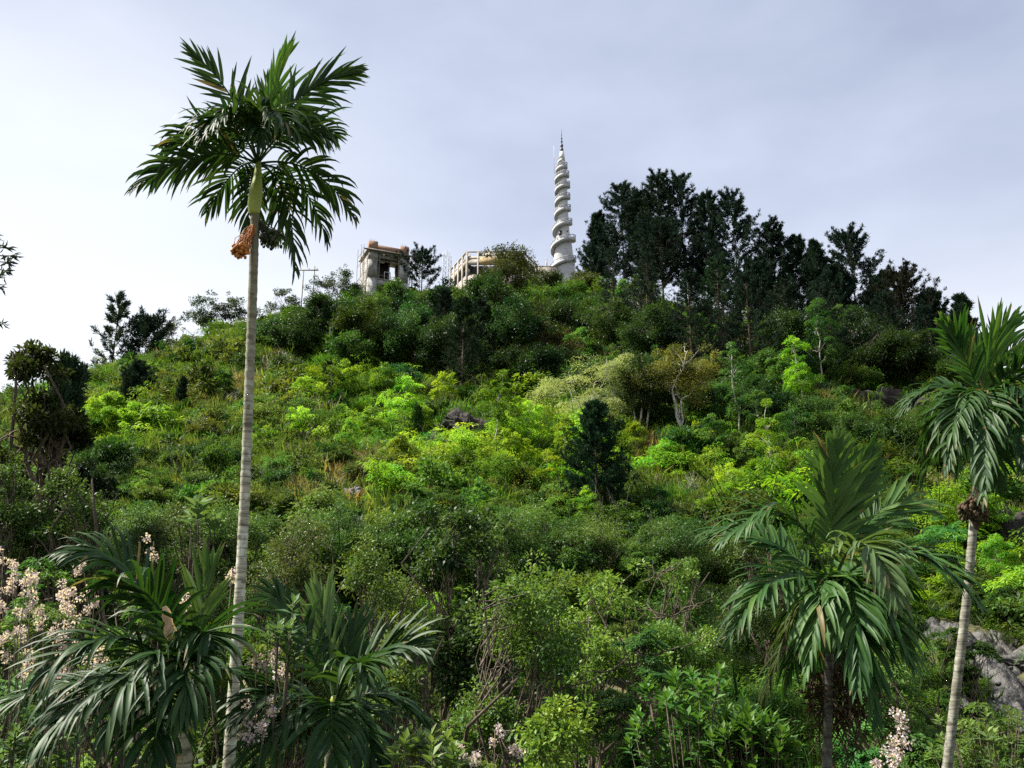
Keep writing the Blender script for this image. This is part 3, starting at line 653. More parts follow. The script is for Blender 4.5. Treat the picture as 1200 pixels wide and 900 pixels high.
for px, base, top, wd, Y, c, lb in [
    (702, 350, 252, 30, 275, DARKPINE, 'slim dark pine standing nearest the white tower'),
    (733, 375, 222, 70, 270, DARKPINE, 'tall dark pine at the left end of the ridge grove'),
    (757, 375, 228, 62, 266, DARKPINE, 'dark pine tucked between the left end pine and the tallest pine'),
    (779, 380, 207, 62, 262, DARKPINE, 'tallest dark pine of the ridge grove with a pointed tip'),
    (807, 385, 209, 64, 260, DARKPINE, 'dark pointed pine directly right of the tallest pine'),
    (835, 390, 232, 52, 256, DARKPINE, 'dark pine at the right shoulder of the big ridge grove'),
    (871, 400, 232, 82, 252, DARKPINE, 'broad dark pine standing alone right of the big grove'),
    (916, 408, 264, 58, 246, DARKPINE, 'dark pine with a forked top in the middle of the right ridge'),
    (943, 412, 280, 52, 243, DARKPINE, 'dark pine leaning against the forked pine on its right'),
    (971, 415, 285, 36, 238, PINE, 'narrow spiky pine in the gap before the big broad pine'),
    (1011, 420, 275, 88, 235, DARKPINE, 'big broad dark pine on the lower right ridge'),
    (1068, 425, 322, 92, 226, (.02, .022, .014), 'round topped brownish dark pine near the right ridge end'),
    (1098, 428, 345, 52, 222, DARKPINE, 'low dark pine behind the cropped palm fronds'),
    (1137, 428, 350, 38, 218, PINE, 'small grey pine seen between the fronds of the cropped palm'),
    (895, 415, 310, 55, 243, DARKPINE, 'shorter dark pine filling in below the forked pine'),
    (780, 392, 262, 74, 254, DARKPINE, 'dark pine standing in front of the tallest pine'),
    (985, 420, 318, 50, 232, DARKPINE, 'short dark pine left under the big broad pine'),
    (1040, 425, 325, 48, 230, DARKPINE, 'short dark pine right under the big broad pine')]:
    plant('pine', 'pine_tree', 'pine tree', lb, px, base, top, wd, c, Y, GP)
GL = 'trees along the left of the ridge'
plant('thinpine', 'pine_tree', 'pine tree', 'open sparse pine on the left skyline with sky showing through', 127, 468, 350, 58, PINE, 180, GL)
plant('thinpine', 'pine_tree', 'pine tree', 'thick blue green pine right of the open sparse pine', 162, 478, 376, 62, DARKPINE, 178, GL)
plant('denseconifer', 'conifer_tree', 'conifer', 'dense dark conifer at the foot of the thick left pine', 155, 480, 425, 52, DARKPINE, None, GL)
plant('thinpine', 'pine_tree', 'pine tree', 'gaunt pine right of the unfinished building', 493, 372, 297, 48, DARKPINE, 248)
plant('thinpine', 'pine_tree', 'pine tree', 'thin pine hanging over the gap below the white tower', 693, 352, 292, 34, DARKPINE, 270)
plant('thinpine', 'pine_tree', 'pine tree', 'half hidden pine behind the left dark tree at the skyline', 70, 505, 425, 50, PINE, 95)
for px, base, top, wd, lb in [(203, 418, 366, 50, 'wispy grey tree on the left skyline next to the thick pine'), (240, 405, 347, 62, 'tallest wispy tree on the left skyline'),
                              (272, 395, 348, 56, 'wispy tree on the skyline just left of the tall palm trunk'), (186, 425, 378, 36, 'small wispy tree at the left end of the wispy row'),
                              (385, 362, 326, 58, 'pale wispy tree beside the twin power poles'), (408, 358, 318, 44, 'wispy tree touching the left side of the unfinished building'),
                              (330, 370, 338, 44, 'low wispy tree on the skyline between the palm trunk and the power poles')]:
    plant('wispy', 'skyline_tree', 'tree', lb, px, base, top, wd, (.04, .06, .035), None if px > 300 else 205, GL)
GR = 'leafy trees along the hill top'
for px, base, top, wd, c, lb in [
    (590, 392, 284, 78, (.05, .052, .012), 'round topped brown green tree rising in front of the cream building'),
    (568, 405, 318, 66, DGREEN, 'dark green tree at the left foot of the brown topped tree'),
    (545, 400, 335, 58, DGREEN, 'dark leafy tree under the left corner of the cream building'),
    (515, 415, 338, 56, DGREEN, 'dark tree standing under the steel lattice mast'),
    (480, 425, 352, 64, DGREEN, 'dark tree right below the gaunt pine'),
    (462, 380, 330, 40, MID, 'lighter green tree in front of the unfinished building base'),
    (440, 405, 346, 58, (.03, .065, .014), 'mid green tree under the unfinished building'),
    (410, 400, 350, 52, MID, 'green tree below the left pillar of the unfinished building'),
    (372, 405, 352, 60, DGREEN, 'dark tree below the twin power poles'),
    (345, 395, 362, 50, MID, 'low green tree on the ridge right of the palm trunk'),
    (618, 380, 338, 40, MID, 'green tree right of the brown topped tree'),
    (643, 360, 317, 38, (.045, .06, .014), 'brownish tree at the left foot of the white tower'),
    (660, 372, 330, 50, MID, 'green tree directly under the white tower'),
    (684, 352, 316, 36, (.04, .06, .015), 'small brownish tree at the right foot of the white tower'),
    (712, 372, 328, 48, MID, 'green tree below the slim pine by the tower'),
    (640, 410, 352, 70, (.03, .062, .014), 'wide mid green tree below the brownish tower tree'),
    (600, 420, 360, 64, DGREEN, 'dark tree below the brown topped tree'),
    (690, 398, 352, 56, MID, 'leafy tree between the tower and the dry bank'),
    (735, 395, 350, 56, MID, 'mid green tree under the left end of the pine grove'),
    (790, 415, 366, 64, (.025, .055, .014), 'bushy dark tree at the foot of the pine grove'),
    (915, 440, 392, 60, DGREEN, 'dark bushy tree under the forked pine'),
    (1055, 455, 405, 70, DGREEN, 'dark bushy tree below the round topped pine'),
    (1095, 470, 420, 56, DGREEN, 'dark leafy tree half hidden left of the cropped palm'),
    (1010, 450, 408, 50, (.03, .06, .014), 'mid dark tree above the broad dark cliff'),
    (648, 440, 388, 64, (.045, .05, .016), 'olive brown tree at the edge of the dark hollow'),
    (820, 430, 385, 50, MID, 'green tree left of the dense forest conifer'),
    (890, 500, 440, 44, DGREEN, 'dark tree behind the tiered tree right of the white trunks'),
    (830, 505, 455, 56, DGREEN, 'dark rounded tree right of the twisted white trunks'),
    (700, 470, 425, 70, DGREEN, 'dark tree shading the hollow behind the silver tree')]:
    plant('round', 'broadleaf_tree', 'tree', lb, px, base, top, wd, tuple(q * .85 for q in c), None, GR)
plant('denseconifer', 'conifer_tree', 'conifer', 'dark green dense conifer in front of the ridge pines', 846, 442, 305, 92, (.016, .04, .016))
plant('denseconifer', 'conifer_tree', 'conifer', 'large dark green conifer alone in the middle of the bright slope', 700, 612, 474, 90, (.015, .036, .016))
plant('denseconifer', 'conifer_tree', 'conifer', 'tall dark conifer with a bare trunk below the lattice mast', 541, 466, 352, 58, (.014, .032, .014))
plant('cypress', 'cypress_tree', 'cypress', 'small dark column cypress on the left slope', 211, 484, 444, 15, DARKPINE)
plant('cypress', 'cypress_tree', 'cypress', 'dark cypress at the left edge of the lime shrubs', 384, 472, 426, 24, DARKPINE)
plant('cypress', 'cypress_tree', 'cypress', 'short stubby dark cypress right of the left slope cypress', 243, 462, 438, 18, DARKPINE)
plant('cypress', 'cypress_tree', 'cypress', 'thin dark cypress beside the dark rock ledge', 488, 525, 478, 20, DGREEN)
plant('layered', 'silver_tree', 'tree', 'silvery green dome shaped tree in the middle of the hill', 692, 520, 411, 122, SILVER)
plant('bluff', 'white_trunk_tree', 'tree', 'yellowish topped tree on twisted white trunks', 800, 522, 410, 92, (.12, .13, .03))
plant('bluff', 'white_trunk_tree', 'tree', 'dark crowned tree with a crooked pale trunk beside the silver tree', 748, 516, 420, 82, (.03, .05, .015))
plant('wispy', 'yellow_tree', 'tree', 'thin yellow leaved tree top above the white trunks', 795, 505, 408, 50, YELL)
plant('bare', 'dead_shrub', 'dead shrub', 'bleached bare shrub against a dark hollow beside the palm trunk', 322, 446, 408, 34, OLIVE)
plant('bare', 'dead_shrub', 'dead shrub', 'pale dead bush on the dry bank behind the full palm', 812, 592, 560, 36, OLIVE)
plant('bare', 'dead_shrub', 'dead shrub', 'small whitish dead bush on the left olive slope', 228, 515, 488, 20, OLIVE)
for px, base, top, wd, lb in [(385, 424, 345, 56, 'tall tree with a pale bare trunk right of the tall palm'), (577, 438, 352, 50, 'tree with a straight pale trunk above the lime trees'),
                              (752, 408, 325, 46, 'slender pale trunked tree under the pine grove'), (1003, 432, 360, 40, 'pale trunked tree below the big broad pine')]:
    plant('pole', 'pale_trunk_tree', 'tree', lb, px, base, top, wd, (.025, .055, .014))
GU = 'slender tiered trees on the slope'
for px, base, top, wd, c, lb in [
    (577, 542, 455, 52, LIME, 'lime tiered tree on a white trunk in front of the dark rock ledge'),
    (620, 535, 484, 46, LIME, 'broad lime tiered tree right of the dark rock ledge'),
    (658, 562, 502, 40, LIME, 'lime tree leaning against the lone dark conifer'),
    (472, 505, 455, 48, LIME, 'round lime tree above the pale flat rock'),
    (430, 520, 486, 38, LIME, 'low lime tree left of the round lime tree'),
    (388, 488, 440, 34, BRIGHT, 'thin bright tree on a pale stem behind the dark cypress'),
    (492, 520, 485, 36, LIME, 'small lime tree beside the thin dark cypress'),
    (600, 470, 436, 46, BRIGHT, 'bright green tree above the tiered tree with the white trunk'),
    (545, 450, 425, 34, BRIGHT, 'bright bushy tree under the bare trunked conifer'),
    (962, 462, 372, 62, (.07, .15, .03), 'tall pale green tiered tree below the right pines'),
    (945, 488, 412, 40, BRIGHT, 'bright tiered tree with twin white stems left of the broad cliff'),
    (868, 522, 424, 40, (.045, .115, .03), 'narrow green tiered tree right of the white trunks'),
    (908, 578, 488, 46, LIME, 'lime topped tree on a long white stem above the full palm'),
    (920, 475, 428, 44, (.06, .13, .025), 'green tiered tree left of the twin white stems'),
    (985, 512, 466, 40, (.05, .11, .025), 'low tiered tree at the left foot of the broad dark cliff'),
    (880, 565, 520, 40, (.05, .11, .03), 'short tiered tree left of the lime topped stem'),
    (122, 510, 472, 62, LIME, 'bright lime bushy tree on the left shoulder of the hill'),
    (820, 352, 310, 36, (.04, .1, .03), 'mid green tiered tree in front of the big ridge grove'),
    (440, 600, 560, 26, BRIGHT, 'tiny bright tree on the olive slope below the pale flat rock'),
    (985, 410, 370, 44, (.05, .11, .03), 'pale tiered tree tucked under the short left pine')]:
    plant('umbrella', 'tiered_tree', 'tree', lb, px, base, top, wd, c, None, GU)
# lower, nearer trees
GN = 'trees low on the slope'
for kind, px, base, top, wd, c, Y, lb in [
    ('bigleaf', 540, 730, 572, 150, (.035, .07, .02), 42, 'dark glossy large leaved tree in the middle of the lower slope'),
    ('smallleaf', 440, 740, 612, 150, (.07, .135, .03), 40, 'small leaved olive tree behind the young fan of palm fronds'),
    ('smallleaf', 345, 720, 590, 130, (.07, .105, .028), 46, 'grey green small leaved tree right of the tall palm trunk'),
    ('smallleaf', 610, 830, 640, 190, (.075, .15, .03), 30, 'spreading tree with dark bent limbs in the low centre'),
    ('smallleaf', 720, 800, 630, 170, (.085, .165, .03), 34, 'loose green tree right of the spreading tree'),
    ('smallleaf', 200, 690, 572, 130, (.07, .1, .026), 46, 'olive tree behind the flowering stems'),
    ('smallleaf', 800, 760, 620, 110, (.08, .15, .026), 42, 'light green tree left of the full palm'),
    ('smallleaf', 480, 850, 690, 120, (.085, .14, .032), 27, 'shady small leaved tree right of the young palms'),
    ('bigleaf', 96, 640, 500, 92, (.022, .042, .012), 50, 'dark tree on the left slope below the open sparse pine'),
    ('feathery', 1050, 900, 735, 150, (.06, .13, .03), 26, 'feathery green tree under the right fronds of the full palm'),
    ('feathery', 1165, 920, 800, 130, (.085, .15, .035), 24, 'pale feathery bush beside the rocky stream'),
    ('smallleaf', 660, 910, 785, 150, (.15, .235, .03), 21, 'bright yellow green bush at the bottom centre'),
    ('feathery', 45, 700, 600, 130, (.07, .15, .025), 30, 'bright feathery bush at the left edge under the dark tree'),
    ('smallleaf', 66, 660, 492, 110, (.06, .12, .025), 40, 'green feathery bush under the crown of the left edge tree'),
    ('smallleaf', 8, 660, 478, 110, (.05, .1, .022), 40, 'green bush in the corner below the left edge tree'),
    ('feathery', 30, 900, 640, 150, (.12, .19, .035), 20, 'light green bush rising behind the left pink blossoms'),
    ('smallleaf', 120, 900, 660, 120, (.1, .17, .03), 18, 'green bush between the pink blossoms and the left young palm'),
    ('smallleaf', -30, 900, 660, 120, (.09, .16, .03), 18, 'bush cut by the picture edge left of the pink blossoms'),
    ('smallleaf', 270, 900, 690, 110, (.07, .12, .026), 20, 'green bush behind the tall palm trunk base'),
    ('feathery', 1000, 900, 780, 110, (.07, .14, .028), 20, 'green bush right behind the trunk of the full palm'),
    ('feathery', 150, 720, 640, 110, (.08, .15, .03), 24, 'light green bush behind the left young palm'),
    ('feathery', 760, 880, 700, 90, (.07, .13, .03), 30, 'green bush left of the full palm trunk'),
    ('smallleaf', 890, 720, 600, 110, (.045, .085, .02), 48, 'green tree hidden behind the left fronds of the full palm'),
    ('feathery', 560, 920, 830, 130, (.08, .14, .03), 18, 'leafy bush at the bottom edge with pale blossoms beside it'),
    ('smallleaf', 330, 860, 700, 140, (.05, .09, .022), 22, 'leafy bush between the two young palms'),
    ('feathery', 30, 900, 720, 150, (.09, .14, .04), 17, 'pale leafy bush behind the pink blossoms'),
    ('smallleaf', 870, 880, 780, 110, (.05, .1, .02), 24, 'bush behind the trunk of the full palm'),
    ('feathery', 1130, 800, 700, 60, (.08, .15, .03), 40, 'light bush where the rocky stream begins')]:
    plant(kind, 'shrub_tree' if 'bush' in lb else 'small_leaved_tree', 'bush' if 'bush' in lb else 'tree', lb, px, base, top, wd, c, Y, GN)
LAND = [(545, 506, 'the dark rock ledge'), (700, 560, 'the lone dark conifer'), (692, 450, 'the silvery dome tree'), (800, 470, 'the twisted white trunks'), (450, 325, 'the unfinished building'),
        (590, 330, 'the round brown topped tree'), (660, 300, 'the white tower'), (779, 290, 'the tallest ridge pine'), (871, 310, 'the lone standing ridge pine'), (1011, 340, 'the big broad pine'), (1068, 375, 'the round topped pine'),
        (1035, 475, 'the broad dark cliff'), (127, 410, 'the open sparse pine'), (211, 465, 'the column cypress'), (290, 480, 'the tall palm trunk'), (384, 450, 'the lime shrub cypress'), (478, 528, 'the pale flat rock'),
        (322, 428, 'the bleached bare shrub'), (975, 650, 'the full palm crown'), (1145, 450, 'the cropped palm crown'), (900, 530, 'the lime topped white stem'), (962, 415, 'the tall tiered tree'), (846, 375, 'the dense forest conifer'),
        (493, 335, 'the gaunt pine'), (362, 340, 'the twin power poles'), (541, 410, 'the bare trunked conifer'), (420, 605, 'the weathered rock patch'), (540, 630, 'the glossy large leaved tree'), (200, 620, 'the flowering stems'), (25, 440, 'the left edge tree')]
SAID = set()
def landmark_label(adj, px, py):
    for dist, lx, ly, nm in sorted((math.hypot(px - a, (py - b) * 1.1), a, b, n_) for a, b, n_ in LAND):
        a = math.degrees(math.atan2(ly - py, px - lx)) % 360
        w_ = ['right of', 'up and right of', 'above', 'up and left of', 'left of', 'down and left of', 'below', 'down and right of'][int((a + 22.5) // 45) % 8]
        for far in (['close'] if dist < 45 else ['a little', 'some way'] if dist < 90 else ['some way', 'well']):
            lb = f'{adj} {far} {w_} {nm}'
            if lb not in SAID: SAID.add(lb); return lb
BELT = [('round', 'dark leafy shrub', (.028, .068, .015), [(862, 502, 442, 70), (906, 508, 448, 64), (950, 522, 462, 66), (1008, 545, 484, 60), (1062, 548, 476, 80), (1112, 548, 474, 80), (838, 545, 494, 60), (742, 502, 440, 66), (775, 518, 455, 60), (1155, 565, 492, 90), (640, 470, 425, 60), (330, 452, 418, 40), (470, 462, 428, 44)]),
        ('smallleaf', 'grey green small leaved tree', (.065, .13, .028), [(270, 690, 590, 110), (395, 690, 588, 120), (460, 690, 600, 110), (620, 680, 592, 120), (700, 690, 602, 120), (780, 690, 610, 110), (840, 690, 622, 100), (350, 700, 620, 110), (580, 700, 615, 120), (150, 690, 590, 110), (900, 700, 640, 90)]),
        ('bigleaf', 'shaggy dark leafy tree', (.042, .095, .02), [(650, 690, 622, 90), (500, 700, 580, 100), (420, 690, 625, 80), (760, 690, 640, 80), (230, 690, 612, 90)]),
        ('round', 'dark bushy tree', (.022, .052, .012), [(720, 432, 350, 78), (770, 436, 362, 84), (930, 452, 368, 84), (1030, 462, 378, 84), (1075, 468, 385, 74), (660, 422, 352, 74), (480, 442, 362, 84), (525, 452, 372, 84), (612, 440, 350, 78),
                                          (432, 432, 356, 76), (348, 420, 366, 62), (600, 470, 405, 62), (640, 470, 405, 66), (310, 410, 372, 50), (1120, 480, 420, 70), (840, 470, 420, 60), (770, 470, 415, 56), (455, 405, 350, 60), (505, 400, 346, 60), (680, 395, 348, 60)]),
        ('denseconifer', 'dark conifer', DARKPINE, [(812, 440, 318, 84), (882, 448, 322, 86), (976, 455, 335, 84), (1046, 452, 345, 74), (760, 425, 300, 76), (925, 445, 330, 72), (722, 410, 290, 62), (520, 430, 340, 56), (1095, 455, 360, 64), (560, 440, 352, 52), (850, 430, 300, 70)]),
        ('round', 'mid green leafy tree', (.045, .095, .017), [(700, 405, 360, 54), (460, 440, 395, 58), (410, 440, 392, 54), (540, 420, 372, 48), (860, 465, 420, 48), (900, 460, 410, 50), (1000, 470, 425, 50), (330, 470, 440, 40), (620, 405, 365, 52)]),
        ('umbrella', 'lime tiered sapling', LIME, [(405, 470, 432, 44), (450, 470, 435, 44), (355, 482, 450, 36), (520, 480, 446, 40), (540, 575, 535, 44), (600, 565, 520, 48), (640, 585, 540, 44), (410, 535, 500, 36), (745, 545, 505, 40), (780, 560, 525, 44), (860, 600, 555, 40), (150, 515, 480, 40), (100, 520, 490, 40), (350, 520, 485, 34), (1150, 640, 590, 50), (1180, 690, 640, 54), (820, 545, 505, 40), (470, 555, 520, 36), (690, 620, 580, 36), (310, 540, 508, 32)]),
        ('umbrella', 'green tiered sapling', (.07, .155, .028), [(835, 555, 500, 40), (890, 520, 470, 38), (935, 540, 490, 42), (1000, 530, 480, 40), (905, 440, 400, 40), (1040, 440, 395, 40), (730, 380, 340, 40), (680, 430, 395, 38), (260, 470, 440, 34), (180, 505, 470, 36), (610, 440, 402, 38), (840, 420, 375, 40), (500, 580, 545, 34), (560, 610, 570, 40), (770, 620, 580, 44), (860, 640, 595, 44)]),
        ('feathery', 'feathery green shrub', (.075, .14, .025), [(390, 560, 525, 56), (330, 570, 535, 56), (250, 550, 515, 54), (270, 600, 560, 60), (520, 610, 575, 60), (620, 630, 590, 64), (660, 660, 615, 70), (800, 650, 600, 70), (170, 600, 560, 60), (60, 590, 530, 90), (100, 620, 570, 70), (20, 620, 540, 90), (1180, 740, 680, 80), (1130, 720, 670, 60), (480, 600, 562, 50), (300, 640, 595, 64), (1100, 660, 610, 70), (740, 690, 640, 80), (380, 640, 595, 64), (930, 600, 560, 60)]),
        ('round', 'olive rounded shrub', OLIVE, [(240, 520, 492, 46), (300, 505, 475, 44), (200, 555, 525, 46), (360, 550, 520, 44), (440, 560, 535, 40), (330, 610, 575, 54), (580, 590, 560, 50), (450, 640, 600, 60), (820, 610, 580, 46), (140, 560, 525, 46), (230, 590, 555, 54), (650, 540, 512, 40), (510, 470, 446, 40), (290, 440, 415, 36), (260, 425, 400, 34)])]
for kind, adj, c, spots in BELT:
    for px, base, top, wd in spots:
        conifer = kind == 'denseconifer'
        plant(kind, 'small_leaved_tree' if kind == 'smallleaf' else 'conifer_tree' if conifer else 'tiered_tree' if kind == 'umbrella' else 'hillside_shrub' if 'shrub' in adj else 'broadleaf_tree', 'conifer' if conifer else 'shrub' if 'shrub' in adj else 'tree',
              landmark_label(adj, px, (base + top) / 2), px, base, top, wd, c, None, {'d': 'dark shrubs on the slope' if 'shrub' in adj else 'dark trees of the hilltop belt', 'm': 'leafy trees of the hilltop belt', 'l': 'lime saplings on the slope', 'g': 'green saplings on the slope', 'f': 'feathery shrubs on the slope', 'o': 'olive shrubs on the slope', 's': 'shaggy trees low on the slope'}[adj[0]] if 'grey' not in adj else 'grey green trees low on the slope')
# left dark tree and the overhanging branch
plant('edge', 'dark_tree', 'tree', 'big dark brown green tree at the left edge with sky holes', 2, 700, 378, 128, (.024, .036, .01), 46)
plant('wispy', 'dark_tree', 'tree', 'thin dark tree reaching out right of the left edge tree', 56, 640, 440, 56, (.022, .036, .014), 50)

# ------------------------------------------------------------------ white spiral tower
TY = 300.0
def build_tower():
    base = P(661, 330, TY); k = float(kpx(base))
    zrow = lambda row: float(P(661, row, TY)[2])
    z0 = float(H(base[0], TY))
    t = thing('spiral_tower', 'tall white tower wound with a spiral stair and a dark spire', 'tower', (base[0], TY, z0))
    rows = [345, 330, 312, 300, 290, 280, 273, 262, 255, 246, 238, 222, 207, 196, 190]
    rad = [17, 15, 12.6, 11.2, 10.5, 8.6, 7.6, 7, 6.6, 6.3, 6.1, 5.7, 5.2, 4.6, 4.2]
    zz = [z0 - 1 if i == 0 else zrow(q) for i, q in enumerate(rows)]
    G().tube([(0, 0, q - z0) for q in zz], np.array(rad) * k, 40).obj('tower_core', M_WHITE, t, True)
    # helical ramp, its parapet and rail
    turn_row = [338, 312, 287, 266.5, 249.5, 235.5, 222, 209, 198.5, 190]
    orow = [338, 318, 309, 284.5, 264, 244, 230, 215.5, 202, 195, 189]; orad = [19, 17, 14.8, 15.2, 11.2, 9.5, 9.2, 9.4, 8, 6.2, 5]
    n = 44; K = (len(turn_row) - 1) * n; th = np.arange(K + 1) / n
    row = np.interp(th, np.arange(len(turn_row)), turn_row); z = np.array([zrow(q) for q in row]) - z0
    ro = np.interp(-row, -np.array(orow), orad) * k; ri = np.interp(-row, -np.array(rows), rad) * k * .96
    ang = 2 * math.pi * th - math.pi / 2
    def strip(r1, r2, za, zb, g):
        c, s_ = np.cos(ang), np.sin(ang)
        q = [np.stack([r1 * c, r1 * s_, za], -1), np.stack([r2 * c, r2 * s_, za], -1), np.stack([r2 * c, r2 * s_, zb], -1), np.stack([r1 * c, r1 * s_, zb], -1)]
        V = np.stack(q, 1).reshape(-1, 3); i = np.arange(K)[:, None]
        F = np.concatenate([np.concatenate([i * 4 + a, i * 4 + (a + 1) % 4, (i + 1) * 4 + (a + 1) % 4, (i + 1) * 4 + a], 1) for a in range(4)])
        g.add(V, F); g.add(V[:4], [(0, 1, 2, 3)]); g.add(V[-4:], [(3, 2, 1, 0)])
    g = G(); strip(ri, ro, z - .45, z, g); g.obj('spiral_ramp', M_WEATHERED_SHADE, t)
    pz = 1.65
    g = G(); strip(ro - .16, ro + .03, z - .5, z + .8, g); g.obj('parapet', M_WEATHERED_SHADE, t)
    g = G(); strip(ro - .17, ro + .06, z + pz, z + pz + .18, g); hr = g.obj('handrail', M_WHITE, t)
    g = G()
    for i in range(0, K, 2):
        c = np.array((math.cos(ang[i]) * (ro[i] - .06), math.sin(ang[i]) * (ro[i] - .06), z[i] + .8 + (pz - .8) / 2)); g.box(c, (.16, .16, pz - .8), ang[i])
    o = g.obj('balusters', M_WHITE, hr); o['kind'] = 'stuff'
    # doorway and porthole
    G().box((-1.1, -7.75 * k + .1, zrow(277) - z0), (.95, .5, 2.2)).obj('doorway', M_DARK, t)
    G().box((1.4, -7.2 * k, zrow(274) - z0), (.35, .4, .35)).obj('porthole', M_DARK, t)
    G().tube([(0, 0, zrow(190) - z0), (0, 0, zrow(184) - z0), (0, 0, zrow(178) - z0)], np.array((4.1, 3.3, 2.4)) * k, 24).obj('cone_cap', M_WHITE, t, True)
    sp = []; sr = []
    for q, a in [(178.5, 1.2), (177, 1.8), (175.5, 2.2), (174, 1.5), (173, 1.0), (171.5, 1.9), (170, 1.8), (169, .8), (167, .8), (166, 1.4), (165, .7), (163, .7), (162, 1.0), (161, .5), (158, .45), (151, .12)]:
        sp.append((0, 0, zrow(q) - z0)); sr.append(a * k)
    G().tube(sp, sr, 12).obj('spire', M_DARK, t, True)
    G().tube([(-9.6 * k, 0, zrow(204) - z0), (-9.6 * k, 0, zrow(171) - z0)], .07, 6).obj('lightning_rod', M_STEEL, t)
    # broad base platform
    G().box((1.2, 1, zrow(330) - z0 - 2), (9, 9, 4.5)).obj('base_block', M_WHITE, t)
    # people on the stair
    for label, row_, fr, dark in [('person in dark clothes by the doorway on the wide tower ring', 281, 2.9, 1), ('person in dark clothes at the right rail near the tower top', 207, None, 1),
                                  ('person in pale shirt leaning on the upper left tower rail', 222, None, 0), ('person in dark top standing by the highest tower rail', 197, None, 1)]:
        i = int(np.argmin(abs(row - row_))); i -= i % n
        i += {281: int(n * .93), 207: int(n * .17), 222: int(n * .9), 197: int(n * .95)}[row_] - n
        rr = ro[i] - .55; q = (base[0] + math.cos(ang[i]) * rr, TY + math.sin(ang[i]) * rr, z0 + z[i])
        person(label, q, dark)
def person(label, loc, dark):
    me = bpy.data.meshes.new('person')
    J = [(0, 0, .95), (0, 0, 1.2), (0, 0, 1.42), (0, 0, 1.52), (0, -.01, 1.66), (.1, 0, .88), (.1, .02, .48), (.1, .05, .06), (-.1, 0, .88), (-.1, .02, .48), (-.1, .05, .06),
         (.19, 0, 1.38), (.25, -.05, 1.12), (.16, -.3, 1.08), (-.19, 0, 1.38), (-.25, -.05, 1.12), (-.16, -.3, 1.08)]
    E = [(0, 1), (1, 2), (2, 3), (3, 4), (0, 5), (5, 6), (6, 7), (0, 8), (8, 9), (9, 10), (2, 11), (11, 12), (12, 13), (2, 14), (14, 15), (15, 16)]
    RAD = [.15, .14, .15, .06, .11, .1, .075, .055, .1, .075, .055, .07, .05, .04, .07, .05, .04]
    me.from_pydata(J, E, [])
    o = bpy.data.objects.new('person', me); COL.objects.link(o); o.location = tuple(float(a) for a in loc); tag(o, label, 'person', 'people on the tower stair')
    o.modifiers.new('skin', 'SKIN'); me.skin_vertices.new() if not me.skin_vertices else None
    for i, a in enumerate(RAD): me.skin_vertices[0].data[i].radius = (a, a)
    me.skin_vertices[0].data[0].use_root = True
    o.modifiers.new('smooth', 'SUBSURF').render_levels = 2
    me.materials.append(M_DARK if dark else M_CREAM)
build_tower()

